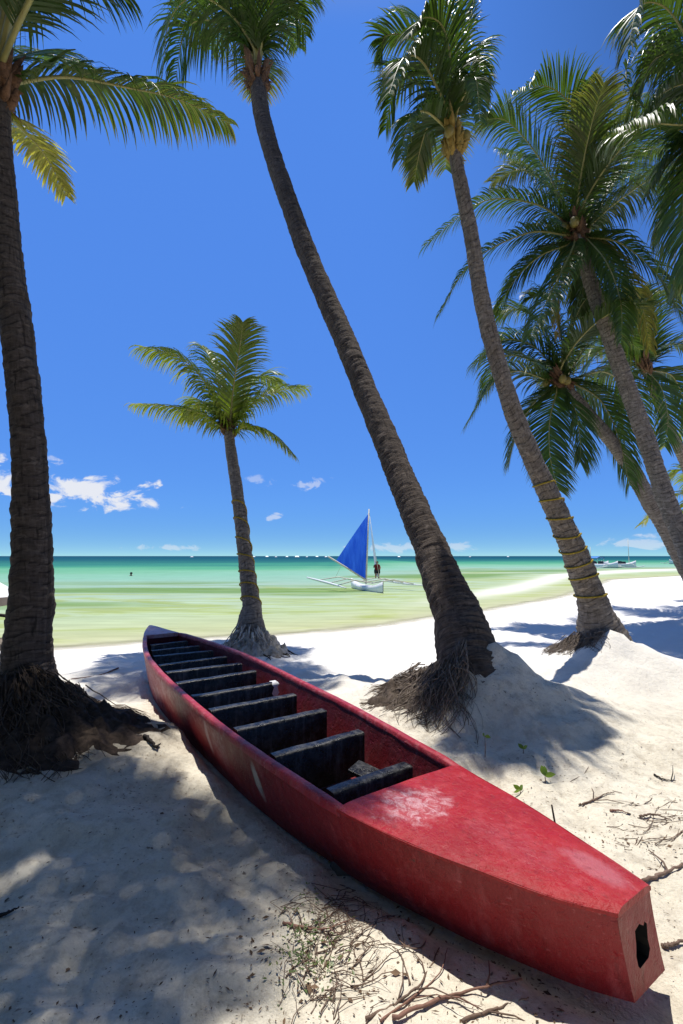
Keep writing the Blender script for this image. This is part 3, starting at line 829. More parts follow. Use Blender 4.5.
# --- E: big dark palm on the right
E_tr = [(728, 650, 16), (714, 612, 11.5), (697, 572, 9.8), (680, 532, 9), (666, 499, 8.5), (647.5, 444, 8.2), (628, 389, 8), (608.5, 335, 7.2), (589.5, 280, 6.8), (580, 245, 6.4), (578, 236, 6.4)]
E_fr = [dict(p=[(574, 246), (562, 268), (556, 300), (558, 336)], d=0.5, leaf=0.52, droop=0.9, age=0.95, sparse=0.25),
        dict(p=[(588, 240), (612, 262), (640, 300), (650, 350)], d=0.8, leaf=0.69, droop=1.0, age=0.5, sparse=0.15),
        dict(p=[(576, 228), (556, 190), (532, 160), (500, 150)], d=2.0, leaf=0.95, droop=1.0),
        dict(p=[(584, 224), (600, 190), (628, 172), (664, 186)], d=2.0, leaf=0.95, droop=1.2),
        dict(p=[(578, 222), (578, 150), (573, 108), (545, 86), (512, 96)], d=-0.8, leaf=1.14, droop=0.64),
        dict(p=[(574, 229), (543, 164), (508, 122), (482, 120)], d=0.0, leaf=1.03, droop=0.80),
        dict(p=[(570, 226), (535, 204), (482, 202), (424, 246)], d=0.3, leaf=0.88, droop=0.80, age=0.12),
        dict(p=[(568, 235), (528, 233), (472, 262), (438, 316)], d=0.2, leaf=0.83, droop=0.72, age=0.12),
        dict(p=[(570, 243), (540, 256), (515, 280), (496, 312)], d=1.0, leaf=0.83, droop=0.80),
        dict(p=[(574, 245), (560, 275), (545, 305), (530, 338)], d=-1.5, leaf=0.83, droop=0.80),
        dict(p=[(586, 229), (612, 206), (651, 179), (700, 158)], d=-0.8, leaf=1.03, droop=1.12),
        dict(p=[(586, 237), (620, 243), (659, 276), (684, 320)], d=-0.8, leaf=0.98, droop=0.88, age=0.2),
        dict(p=[(586, 222), (603, 170), (618, 120), (640, 100)], d=0.6, leaf=0.93, droop=0.96),
        dict(p=[(582, 222), (590, 160), (596, 110), (590, 82)], d=-0.6, leaf=0.93, droop=0.64),
        dict(p=[(586, 226), (616, 180), (640, 150), (668, 150)], d=1.2, leaf=0.93, droop=1.12),
        dict(p=[(572, 226), (548, 186), (520, 170), (492, 182)], d=1.6, leaf=0.93, droop=0.80, age=0.3),
        dict(p=[(586, 238), (606, 262), (620, 300), (622, 340)], d=-1.2, leaf=0.83, droop=0.80),
        dict(p=[(580, 246), (584, 280), (578, 318)], d=1.4, leaf=0.83, droop=0.80)]
palm_e, *_ = make_palm('coconut_palm', 'tall palm with a wide dark crown at upper right above a clear grey trunk', E_tr, (10.8, 10.5), BARK_GREY, E_fr, [(60, 50, 2.8, 80), (-60, 55, 2.8, 70), (-100, 60, 2.6, 60)], 21, LEAF, HUSK, leaf=1.0, nuts=3, fw=0.040, fn=124)

# --- F: lower palm behind, trunk crossing E
F_tr = [(720, 628, 11), (700, 592, 9), (679, 553, 8.2), (665, 526, 8), (648, 499, 7.8), (632.5, 471, 7.4), (615, 446, 6.6), (597, 424, 6), (577, 400, 5.4), (564, 386, 5.2)]
F_fr = [dict(p=[(557, 376), (536, 348), (504, 340), (474, 364)], d=0.4, leaf=1.25, droop=0.8),
        dict(p=[(554, 383), (518, 371), (493, 383), (467, 424)], d=0.2, leaf=1.1, droop=0.8),
        dict(p=[(554, 387), (533, 404), (518, 430), (508, 464)], d=0.5, leaf=1.05),
        dict(p=[(557, 390), (550, 420), (550, 455), (558, 490)], d=-0.6, leaf=1.05, droop=0.35),
        dict(p=[(566, 388), (575, 410), (580, 440), (580, 462)], d=-0.4, leaf=1.05),
        dict(p=[(572, 383), (600, 400), (618, 436), (630, 486)], d=0.2, leaf=1.25, droop=0.8),
        dict(p=[(561, 376), (561, 333), (547, 300), (530, 296)], d=0.4, leaf=1.25, droop=0.8),
        dict(p=[(568, 376), (590, 340), (612, 330), (640, 350)], d=0.6, leaf=1.25, droop=0.8),
        dict(p=[(558, 374), (545, 330), (520, 310), (496, 316)], d=1.2, leaf=1.25, droop=0.8),
        dict(p=[(565, 374), (575, 320), (590, 296), (612, 296)], d=-0.4, leaf=1.25, droop=0.8),
        dict(p=[(572, 380), (604, 372), (630, 392), (646, 430)], d=1.2, leaf=1.1, droop=0.8),
        dict(p=[(556, 380), (530, 360), (500, 358), (484, 392)], d=1.4, leaf=1.1, droop=0.8)]
palm_f, *_ = make_palm('coconut_palm', 'lower palm behind the big right palm, bent trunk and drooping fronds around mid height', F_tr, (13.0, 11.8), BARK_GREY, F_fr, [(70, 50, 3, 80), (-70, 50, 2.8, 80)], 27, LEAF, HUSK, leaf=0.95, nuts=4, fw=0.046, fn=110)

# --- G: slimmer palm further along
G_tr = [(745, 600, 9), (725, 560, 7), (700, 497, 5.6), (679.5, 449.5, 5), (665, 417, 4.5), (649, 378, 4.2), (646, 370, 4)]
G_fr = [dict(p=[(642, 364), (620, 350), (598, 352), (580, 384)], d=0.4, leaf=1.2),
        dict(p=[(644, 358), (634, 322), (612, 302), (590, 312)], d=0.4, leaf=1.2),
        dict(p=[(648, 356), (652, 314), (664, 290), (690, 296)], d=0.4, leaf=1.2),
        dict(p=[(652, 362), (672, 344), (700, 350)], d=0.0, leaf=1.2),
        dict(p=[(652, 370), (672, 376), (684, 400), (690, 430)], d=0.3, leaf=1.1),
        dict(p=[(642, 370), (628, 384), (622, 410), (624, 442)], d=0.4, leaf=1.1),
        dict(p=[(650, 374), (662, 390), (668, 420), (664, 446)], d=-0.6, leaf=1.1),
        dict(p=[(645, 358), (640, 320), (640, 290)], d=-0.6, leaf=1.2),
        dict(p=[(642, 366), (614, 366), (596, 390), (590, 420)], d=1.4, leaf=1.1)]
palm_g, *_ = make_palm('coconut_palm', 'slimmer farther palm with a thin trunk at the right edge, crown between the trunks', G_tr, (17, 14.5), BARK_GREY, G_fr, [(70, 50, 3.4, 80), (110, 50, 3.4, 80)], 31, LEAF, HUSK, leaf=1.2, fn=56, fw=0.07)

# --- H: palm whose crown hangs in at the top right corner
H_tr = [(860, 660, 22), (830, 520, 14), (790, 360, 12), (752, 200, 10), (738, 130, 9), (735, 110, 9)]
H_fr = [dict(p=[(728, 96), (700, 40), (676, 30), (650, 64)], d=1.4, leaf=0.95, droop=1.0),
        dict(p=[(726, 112), (700, 140), (676, 150), (648, 190)], d=0.4, leaf=0.95, droop=1.1),
        dict(p=[(726, 118), (706, 170), (700, 230), (700, 300)], d=1.0, leaf=0.9, droop=0.6, age=0.75, sparse=0.2),
        dict(p=[(728, 92), (700, 60), (668, 10), (640, 6), (628, 46)], d=-0.4, leaf=0.95, droop=0.90),
        dict(p=[(726, 98), (690, 84), (662, 94), (638, 120)], d=0.0, leaf=0.95, droop=1.05),
        dict(p=[(726, 100), (690, 60), (656, 58), (634, 98)], d=0.8, leaf=0.85, droop=0.90),
        dict(p=[(724, 108), (690, 124), (650, 124), (612, 134)], d=-1.0, leaf=0.95, droop=1.12),
        dict(p=[(726, 104), (676, 130), (646, 110), (626, 76), (640, 28)], d=1.2, leaf=0.3, droop=1.35, sparse=0.3),
        dict(p=[(726, 116), (696, 160), (670, 200), (656, 236)], d=0.6, leaf=0.95, droop=0.90),
        dict(p=[(728, 120), (704, 200), (690, 250), (672, 300)], d=0.6, leaf=0.9, droop=0.75),
        dict(p=[(730, 92), (716, 30), (690, -10), (660, -18)], d=0.4, leaf=0.95),
        dict(p=[(726, 110), (690, 170), (684, 220), (692, 280)], d=-0.8, leaf=0.9, droop=0.75)]
palm_h, *_ = make_palm('coconut_palm', 'palm whose long dark fronds hang in at the top right corner', H_tr, (7.0, 7.2), BARK_GREY, H_fr, [(30, 40, 2.8, 80), (-30, 40, 2.8, 80), (-80, 40, 2.8, 80)], 37, LEAF, HUSK, leaf=0.9, fw=0.042, fn=110)

# --- I: small sunlit palm low at the right edge
I_tr = [(752, 600, 8), (735, 560, 6), (712, 512, 5), (704, 496, 4.6)]
I_fr = [dict(p=[(700, 490), (680, 494), (660, 508), (642, 524)], d=0.0, leaf=0.9, droop=0.5, age=0.4),
        dict(p=[(700, 486), (686, 470), (672, 476), (658, 492)], d=1.0, leaf=0.9, droop=0.6, age=0.25),
        dict(p=[(702, 484), (694, 456), (676, 440), (660, 450)], d=0.4, leaf=1.0, droop=0.5, age=0.25),
        dict(p=[(704, 484), (706, 450), (690, 424)], d=-0.5, leaf=1.0, age=0.2),
        dict(p=[(700, 494), (690, 508), (682, 530)], d=-0.5, leaf=0.8, age=0.4)]
palm_i, *_ = make_palm('coconut_palm', 'small yellow green palm low at the right edge, far behind the crossing trunks', I_tr, (19, 18), BARK_GREY, I_fr, [(60, 40, 3.0, 80)], 41, LEAF_BRIGHT, HUSK, leaf=1.0, fn=46, fw=0.08)

# ------------------------------------------------------------------ unseen palms added behind and above the viewer to block sky and cast shade
gl_, gs_ = MB(), MB(); rg_ = random.Random(5)
for k in range(26):
    if k < 18: gx, gy = -11 + 22 * (k + rg_.random()) / 18, rg_.uniform(-6.5, -2.6)
    else: gx, gy = rg_.uniform(-8.5, -5.6), -2.0 + 5.0 * (k - 18) / 8
    gz = rg_.choice((2.6, 4.0, 5.5, 7.0, 8.5))
    gs_.tube([(gx + 0.5, gy, -0.2), (gx, gy - 0.2, gz * 0.5), (gx - 0.3, gy, gz)], [0.2, 0.15, 0.12], 8)
    for q_ in range(15):
        h = Vector((math.cos(q_ * 2.4 + k), math.sin(q_ * 2.4 + k), 0)); e = R(rg_.uniform(-5, 70)); qq = Vector((gx - 0.3, gy, gz)); P = [qq.copy()]
        for _ in range(5):
            qq = qq + (h * math.cos(e) + Vector((0, 0, 1)) * math.sin(e)) * 0.56; e -= R(17); P.append(qq.copy())
        Lm, St = frond_mesh(P, 1, 0.95, k * 50 + q_, 22, 0.8, 0.1, 0.1, 0.17, 0.2)
        gl_.add(Lm.v, Lm.f, age=Lm.a['age'])
ov_ = Vector((-1.95, 4.75, 10.0))  # unseen crown added overhead to dapple the left foreground
gs_.tube(catmull([(-4.2, 0.2, -0.3), (-3.9, 0.9, 3.0), (-3.0, 2.6, 7.0), ov_], 20), [0.2 - 0.005 * i for i in range(21)], 10)
for q_ in range(13):
    azm = q_ * 137.5 % 360; up_ = 25 < azm < 155
    h = Vector((math.cos(R(azm)), math.sin(R(azm)), 0)); e = R(rg_.uniform(58, 75) if up_ else rg_.uniform(5, 55)); qq = ov_.copy(); P = [qq.copy()]
    ln_ = rg_.uniform(1.2, 1.5) if up_ else rg_.uniform(1.5, 2.3)
    for _ in range(5):
        qq = qq + (h * math.cos(e) + Vector((0, 0, 1)) * math.sin(e)) * ln_ / 5; e -= R(14); P.append(qq.copy())
    Lm, St = frond_mesh(P, 1, 0.8, 9000 + q_, 40, 0.55, 0.1, 0.14, 0.05, 0.2)
    gl_.add(Lm.v, Lm.f, age=Lm.a['age']); gs_.add(St.v, St.f)
gr_ = gl_.build('added_shade_palms', LEAF); tag(gr_, kind='stuff')
tr_ = gs_.build('added_shade_palm_trunks', BARK_DARK, gr_)

# ------------------------------------------------------------------ ropes wound round two trunks
ROPE = simple_mat('yellow_rope', (0.30, 0.215, 0.03), 0.85, 0.15, 0.35, 40, 0.6, 0.004)


def wound_rope(ctl, v_hi, v_lo, turns_v, rad_of, label, tilt):
    mb = MB()
    pts = []
    n = len(ctl)
    # follow the stem between two heights and step down one turn at a time
    zs = [p.z for p in ctl]
    for j, z in enumerate(turns_v):
        i = min(range(n), key=lambda k: abs(zs[k] - z))
        c = ctl[i]; t = (ctl[min(i + 2, n - 1)] - ctl[max(i - 2, 0)]).normalized()
        s = t.cross(Vector((0, 1, 0))).normalized(); w_ = t.cross(s)
        nz = turns_v[j + 1] if j + 1 < len(turns_v) else z - 0.1
        i2 = min(range(n), key=lambda k: abs(zs[k] - nz))
        for k in range(26):
            f = k / 26
            ease = 0 if f < 0.55 else ((f - 0.55) / 0.45) ** 2 * (3 - 2 * (f - 0.55) / 0.45)
            cc = c.lerp(ctl[i2], ease)
            a = 2 * math.pi * f - 1.05
            rr = rad_of(cc.z) * 1.07
            pts.append(cc + (s * math.cos(a) + w_ * math.sin(a)) * rr + t * (0.025 * math.sin(a * 1.0 + j) + tilt * math.cos(a)))
    mb.tube(pts, [0.0125] * len(pts), 6)
    o = mb.build('rope', ROPE)
    return tag(o, label, 'rope', 'yellow ropes wound round palm trunks')


def rad_fn(pts, rads):
    z = [p.z for p in pts]
    return lambda q: float(np.interp(q, z, rads))


def z_on(pts, v):
    best = min(catmull(pts, 200), key=lambda p: abs(proj_v(p) - v))
    return best.z


def proj_v(p):
    q = p - Vector((0, 0, CAM_H))
    fz = q.y * math.cos(PITCH) + q.z * math.sin(PITCH)
    uy = -q.y * math.sin(PITCH) + q.z * math.cos(PITCH)
    return 512 - FPX * uy / fz


wound_rope(ctl_c, 0, 0, [z_on(pts_c, v) for v in (485, 500, 517, 533, 549, 563, 578, 594)], rad_fn(pts_c, rad_c), 'yellow rope in eight turns around the lower grey trunk on the white sand hump', 0.03)
wound_rope(ctl_d, 0, 0, [z_on(pts_d, v) for v in (503, 522, 540, 556, 572, 586, 600)], rad_fn(pts_d, rad_d), 'thin yellow rope around the trunk of the short young palm behind the canoe', 0.06)

# ------------------------------------------------------------------ canoe
RED = (0.40, 0.018, 0.028)
ax0 = Vector((1.0, 1.74, 0)); adir = Vector((-0.566, 0.824, 0)).normalized(); nrm_l = Vector((-adir.y, adir.x, 0))
c_rz = math.atan2(adir.y, adir.x)
canoe = thing('canoe', 'long weathered red wooden paddling canoe with black bench seats lying on the sand', 'canoe', (ax0.x, ax0.y, 0), c_rz)
# local frame: +X runs from the blunt near end to the far tip, +Y to its left side (towards the shaded side)
LEN = 6.5
S_K = [0.045, 0.2, 0.4, 0.65, 1.07, 1.4, 1.8, 2.3, 2.9, 3.5, 4.2, 4.9, 5.5, 5.9, 6.2, 6.4, LEN]
NL = [0.046, 0.155, 0.25, 0.36, 0.485, 0.525, 0.558, 0.58, 0.582, 0.574, 0.55, 0.50, 0.405, 0.315, 0.235, 0.165, 0.12]
NR = [0.192, 0.225, 0.262, 0.30, 0.335, 0.362, 0.40, 0.445, 0.468, 0.490, 0.505, 0.455, 0.33, 0.21, 0.09, 0.0, -0.06]
ZT = [0.390, 0.396, 0.404, 0.412, 0.424, 0.430, 0.435, 0.439, 0.444, 0.450, 0.460, 0.478, 0.507, 0.535, 0.562, 0.582, 0.592]
ZB = [0.065, 0.055, 0.045, 0.032, 0.012, 0.0, -0.01, -0.01, -0.01, -0.01, -0.01, -0.01, 0.01, 0.07, 0.19, 0.33, 0.42]
FL = [0.090, 0.11, 0.13, 0.16, 0.185, 0.18, 0.165, 0.15, 0.145, 0.13, 0.115, 0.105, 0.09, 0.07, 0.05, 0.03, 0.01]
FR = [-0.085, -0.03, 0.02, 0.06, 0.11, 0.13, 0.14, 0.15, 0.145, 0.13, 0.115, 0.105, 0.09, 0.07, 0.05, 0.03, 0.01]


def smooth_interp(s, xs, ys):
    # monotone-ish cubic through the stations
    k = max(0, min(len(xs) - 2, np.searchsorted(xs, s) - 1))
    def m(i):
        if i <= 0: return (ys[1] - ys[0]) / (xs[1] - xs[0])
        if i >= len(xs) - 1: return (ys[-1] - ys[-2]) / (xs[-1] - xs[-2])
        return (ys[i + 1] - ys[i - 1]) / (xs[i + 1] - xs[i - 1])
    h = xs[k + 1] - xs[k]; t = (s - xs[k]) / h
    return ((2 * t ** 3 - 3 * t ** 2 + 1) * ys[k] + (t ** 3 - 2 * t ** 2 + t) * h * m(k) + (-2 * t ** 3 + 3 * t ** 2) * ys[k + 1] + (t ** 3 - t ** 2) * h * m(k + 1))


def sect(s):
    return [smooth_interp(s, S_K, A) for A in (NL, NR, ZT, ZB, FL, FR)]


# paint, with its chalky rubbed places (in the canoe's own coordinates)
CHALK = (0.62, 0.42, 0.42)
RED_HULL = mat_paint('red_hull_shaded_paint', (0.25, 0.011, 0.016), (0.30, 0.05, 0.055), 0.05, 0.40, scuffs=[  # deck's red darkened; the side's shade is partly in this colour
    (1.92, 0.50, 0.24, 0.055, 0.2, 0.14, 1.0, (0.55, 0.47, 0.36), 0.7), (2.72, 0.52, 0.28, 0.045, 0.2, 0.16, 0.8, (0.50, 0.36, 0.34), 1.0),
    (2.5, 0.52, 0.28, 0.18, 0.2, 0.18, 0.6, (0.40, 0.22, 0.22), 2.0), (5.2, 0.4, 0.35, 1.6, 0.4, 0.4, 0.75, (0.52, 0.33, 0.32), 2.2), (3.5, 0.55, 0.40, 1.2, 0.3, 0.14, 0.45, (0.50, 0.26, 0.26), 2.2),
    (6.4, 0.1, 0.6, 0.45, 0.5, 0.2, 0.9, (0.62, 0.42, 0.44), 0.9), (0.0, -0.1, 0.25, 0.02, 0.2, 0.3, 0.55, (0.34, 0.18, 0.17), 2.0)])
RED_DECK = mat_paint('red_deck_paint', (0.36, 0.009, 0.013), (0.40, 0.035, 0.042), 0.0, 0.36, scuffs=[
    (0.90, 0.17, 0.43, 0.17, 0.21, 0.3, 0.8, (0.70, 0.46, 0.48), 1.8), (0.20, -0.10, 0.40, 0.16, 0.07, 0.3, 0.35, (0.58, 0.26, 0.30), 1.4),
    (0.45, 0.02, 0.41, 0.28, 0.12, 0.3, 0.16, (0.55, 0.2, 0.24), 1.8), (6.3, 0.08, 0.6, 0.6, 0.5, 0.3, 0.85, (0.66, 0.46, 0.48), 0.9)])
RED_RAIL = mat_paint('red_rail_paint', (0.38, 0.022, 0.032), (0.52, 0.15, 0.16), 0.12, 0.36, scuffs=[(5.2, 0.0, 0.5, 2.0, 0.9, 0.5, 0.35, (0.62, 0.34, 0.36), 2.0)])
RED_IN = mat_paint('red_inside_shaded_paint', (0.13, 0.007, 0.010), (0.10, 0.02, 0.02), 0.15, 0.5)  # red darkened so the inside's shade sits partly in the colour
BLACK = mat_paint('black_bench_paint', (0.008, 0.008, 0.008), (0.16, 0.155, 0.15), 0.10, 0.27)
SOCKET = simple_mat('socket_dark', (0.018, 0.018, 0.016), 0.8, 0.2)

RAIL = 0.042; DECK0 = 1.07; DECK1 = 5.97
NS = 110
hull = MB(); inner = MB(); rail = MB(); deck = MB(); adeck = MB()
X0 = 0.045
st = [X0 + (LEN - X0) * i / NS for i in range(NS + 1)]
ov = []; PR = 9


def outer_row(s):
    nl, nr, zt, zb, fl, fr = sect(s)
    row = []
    for side, nn, fl in ((1, nl, fl), (-1, nr, fr)):
        col = []
        for k in range(PR):
            f = k / (PR - 1)                          # 0 top .. 1 chine
            y = nn - fl * (f ** 1.25)
            z = zt + (zb - zt) * f
            col.append((y * side, z))
        row.append(col)
    L_, R_ = row
    return [(s, y, z) for (y, z) in L_] + [(s, y, z) for (y, z) in reversed(R_)]


for s in st: ov.append(outer_row(s))
W = PR * 2
vs = [Vector(p) + Vector((0, 0.004 * mnoise.noise(Vector((p[0] * 4, p[1] * 6, p[2] * 9))), 0)) for r in ov for p in r]
fs = []
for i in range(NS):
    for k in range(W - 1):
        fs.append((i * W + k, (i + 1) * W + k, (i + 1) * W + k + 1, i * W + k + 1))
hull.add(vs, fs)
# far tip closed
fs2 = []
last = NS * W
hull.f.append(tuple(last + k for k in range(W)))
# blunt near end with a rectangular socket cut into it
r0 = [Vector(p) for p in ov[0]]
bcy = -0.115; hw_, z0_, z1_ = 0.047, 0.15, 0.29
ring_in = [Vector((X0, bcy + y, z)) for y, z in ((0.044, 0.285), (0.040, 0.235), (0.043, 0.20), (0.033, 0.165), (0.02, 0.152), (-0.045, 0.160), (-0.058, 0.185), (-0.046, 0.22), (-0.044, 0.275), (-0.028, 0.288), (-0.018, 0.278), (0.012, 0.296))]
NRG = len(ring_in)
bmh = bmesh.new()
ovs = [bmh.verts.new(p) for p in r0]; ivs = [bmh.verts.new(p) for p in ring_in]
eo = [bmh.edges.new((ovs[i], ovs[(i + 1) % W])) for i in range(W)]
ei = [bmh.edges.new((ivs[i], ivs[(i + 1) % NRG])) for i in range(NRG)]
bmesh.ops.triangle_fill(bmh, use_beauty=True, edges=eo + ei)
bmesh.ops.recalc_face_normals(bmh, faces=bmh.faces)
bmh.verts.index_update()
endv = [v.co.copy() for v in bmh.verts]; endf = [tuple(v.index for v in f.verts) for f in bmh.faces]
bmh.free()


def child(mb, name, mat, smooth=True, parent=None):
    """a part given in the canoe's own coordinates"""
    o = obj(name, new_mesh(name, mb.v, mb.f, smooth, mb.a), mat)
    o.parent = parent or canoe
    return o


ho = child(hull, 'hull', RED_HULL)
es = ho.modifiers.new('edge', 'EDGE_SPLIT'); es.split_angle = R(38)
em = MB(); em.add(endv, endf)
transom = child(em, 'end_board', RED_HULL, False)
sk = MB()
dp = [p + Vector((0.09, 0, 0)) for p in ring_in]
sk.add([p + Vector((0.001, 0, 0)) for p in ring_in] + dp, [(i, (i + 1) % NRG, NRG + (i + 1) % NRG, NRG + i) for i in range(NRG)] + [tuple(range(NRG, 2 * NRG))])
child(sk, 'socket', SOCKET, False, transom)

# inner skin: from the rail down to the floor
IN_S = [DECK0 + (DECK1 - DECK0) * i / 80 for i in range(81)]
FLOOR = 0.06


def inner_n(s, z):
    nl, nr, zt, zb, fl, fr = sect(s)
    f = max(0.0, min(1.0, (zt - z) / max(zt - zb, 0.05)))
    return nl - fl * f ** 1.25 - RAIL, nr - fr * f ** 1.25 - RAIL


iv = []; IW = 10
for s in IN_S:
    zt = sect(s)[2]
    zf = max(FLOOR, sect(s)[3] + 0.06)
    for k in range(IW):
        z = zt + (zf - zt) * k / (IW - 1); iv.append((s, max(inner_n(s, z)[0], 0.01), z))
    for k in range(IW):
        z = zf + (zt - zf) * k / (IW - 1); iv.append((s, -max(inner_n(s, z)[1], 0.01), z))
fi = []
for i in range(80):
    for k in range(IW * 2 - 1):
        fi.append((i * IW * 2 + k, i * IW * 2 + k + 1, (i + 1) * IW * 2 + k + 1, (i + 1) * IW * 2 + k))
fi.append(tuple(range(IW * 2))); fi.append(tuple(80 * IW * 2 + k for k in range(IW * 2)))
inner.add([Vector(p) for p in iv], fi)
io = child(inner, 'inner_hull', RED_IN)
io.modifiers.new('edge', 'EDGE_SPLIT').split_angle = R(38)

# rails: a rounded cap along both sides
for side in (1, -1):
    rv = []; m = 6
    for s in IN_S:
        nl, nr, zt, zb, fl, fr = sect(s)
        nn = nl if side > 0 else nr
        wob = 0.004 * mnoise.noise(Vector((s * 5, side, 0)))
        q = min(1.0, max(0.0, min(s - DECK0, DECK1 - s) / 0.12)); oo = 0.002 + 0.004 * q; tt = 0.004 + 0.010 * q
        prof = [(oo, -0.03), (oo, tt - 0.008), (-0.004, tt), (-RAIL + 0.006, tt), (-RAIL - 0.004, tt - 0.008), (-RAIL - 0.004, -0.03)]
        for (dy, dz) in prof: rv.append(Vector((s, (nn + dy + wob * q) * side, zt + dz)))
    fr_ = [(i * m + k, i * m + k + 1, (i + 1) * m + k + 1, (i + 1) * m + k) for i in range(80) for k in range(m - 1)]
    rail = MB(); rail.add(rv, fr_)
    child(rail, 'gunwale', RED_RAIL)


def deck_part(s0, s1, name, n=26, crown=0.004):
    mb = MB(); m = 15; vs = []
    for i in range(n + 1):
        s = s0 + (s1 - s0) * i / n
        nl, nr, zt, zb, fl, fr = sect(s)
        prof = []
        for k in range(m):
            f = k / (m - 1); y = (nl + 0.004) * (1 - f) + (-nr - 0.004) * f
            e = 1 - abs(2 * f - 1) ** 8
            z = zt + 0.013 * e - 0.002 + crown * (1 - (2 * f - 1) ** 2) + 0.0045 * mnoise.noise(Vector((s * 5, y * 7, 3)))
            prof.append(Vector((s, y, z)))
        vs.append(Vector((s, nl + 0.003, zt - 0.014))); vs += prof; vs.append(Vector((s, -nr - 0.003, zt - 0.014)))
    M2 = m + 2
    fs = [(i * M2 + k, i * M2 + k + 1, (i + 1) * M2 + k + 1, (i + 1) * M2 + k) for i in range(n) for k in range(M2 - 1)]
    mb.add(vs, fs)
    # lip along the open edge and the outer end
    for i in (0, n):
        row = [Vector(vs[i * M2 + k]) for k in range(M2)]
        low = [Vector((p.x, p.y, sect(s0 if i == 0 else s1)[2] - (0.012 if (i == 0) == (s0 < 1) else 0.035))) for p in row]
        mb.add(row + low, [(k, k + 1, M2 + k + 1, M2 + k) for k in range(M2 - 1)])
    o = child(mb, name, RED_DECK)
    o.modifiers.new('edge', 'EDGE_SPLIT').split_angle = R(50)
    return o


deck_part(X0 - 0.005, DECK0 + 0.02, 'fore_deck')
deck_part(DECK1 - 0.02, LEN + 0.004, 'stern_deck', 16)

# bench seats: deep black planks right across the boat
seat_s = [1.38, 1.92, 2.46, 2.98, 3.42, 3.93, 4.33, 4.72, 5.08, 5.40, 5.68]
for j, s in enumerate(seat_s):
    zt = sect(s)[2]
    top = zt - 0.055 - (0.012 if j == 0 else 0) + random.uniform(-0.008, 0.008); tilt_ = random.uniform(-0.012, 0.012)
    dep = 0.27
    zb_ = top - dep
    nl, nr = inner_n(s, zb_)[0], inner_n(s, zb_)[1]
    th = 0.085
    mb = MB()
    n = 14; vs = []
    for i in range(n + 1):
        y = nl * 0.995 + (-nr * 0.995 - nl * 0.995) * i / n
        dz = 0.004 * mnoise.noise(Vector((y * 6, s * 3, 1))); dx = 0.005 * mnoise.noise(Vector((y * 5, s * 3, 8)))
        for (px_, pz) in ((-th / 2, zb_), (-th / 2, top - 0.008), (-th / 2 + 0.008, top), (th / 2 - 0.008, top), (th / 2, top - 0.008), (th / 2, zb_)):
            vs.append(Vector((s + px_ + dx + tilt_ * y * 2, y, pz + (dz + tilt_ * y if pz > zb_ else 0))))
    fs = [(i * 6 + k, i * 6 + (k + 1) % 6, (i + 1) * 6 + (k + 1) % 6, (i + 1) * 6 + k) for i in range(n) for k in range(6)]
    fs += [tuple(range(6)), tuple(n * 6 + k for k in reversed(range(6)))]
    mb.add(vs, fs)
    o = child(mb, 'bench_seat', BLACK)
    o.modifiers.new('edge', 'EDGE_SPLIT').split_angle = R(50)
# black floor boards
fb = MB()
for k in range(4):
    y0 = -0.21 + k * 0.14
    fb.box((3.3, y0 + 0.08, FLOOR + 0.012), (4.2, 0.125, 0.02))
child(fb, 'floor_boards', BLACK, False)
# dribble of white paint down one seat
pt = MB()
ss = seat_s[4]
zt = sect(ss)[2] - 0.055
vs = []
yr = -inner_n(ss, zt - 0.2)[1] + 0.04
for i in range(9):
    f = i / 8
    wd = 0.028 + 0.012 * math.sin(i * 2.1)
    if i < 4: p = (ss + 0.03 - 0.075 * f * 2, zt + 0.004)
    else: p = (ss - 0.046, zt - 0.002 - (f - 0.45) * 0.22)
    vs += [Vector((p[0], yr - wd, p[1])), Vector((p[0], yr + wd, p[1]))]
pt.add(vs, [(2 * i, 2 * i + 1, 2 * i + 3, 2 * i + 2) for i in range(8)])
child(pt, 'paint_spill', simple_mat('white_paint', (0.72, 0.72, 0.74), 0.5))

# loose bits round the boat
GREYWOOD = simple_mat('grey_wood', (0.20, 0.16, 0.12), 0.85, 0.2, 0.4, 9, 0.6, 0.01)


def to_world(x, y, z): return canoe.matrix_basis @ Vector((x, y, z))


canoe_m = Matrix.Translation(canoe.location) @ Matrix.Rotation(c_rz, 4, 'Z')
p = canoe_m @ Vector((1.60, -0.08, 0.265))
lb = MB(); lb.box((0, 0, 0), (0.20, 0.16, 0.022), Matrix.Rotation(c_rz + 0.5, 3, 'Z') @ Matrix.Rotation(R(-12), 3, 'Y'))
lo = bevel(lb.build('loose_board', BLACK, None, False), 0.004); lo.location = p
tag(lo, 'small dark loose board lying between the two nearest canoe seats', 'board')
p = on_ground(336, 882)
sb = MB()
for k in range(3):
    sb.box((p.x + 0.02 * k, p.y + 0.14 + 0.01 * k, hgt(p.x, p.y + .14) + 0.02 + 0.03 * k), (0.13 - 0.02 * k, 0.11, 0.05), Matrix.Rotation(0.4 + 0.3 * k, 3, 'Z'))
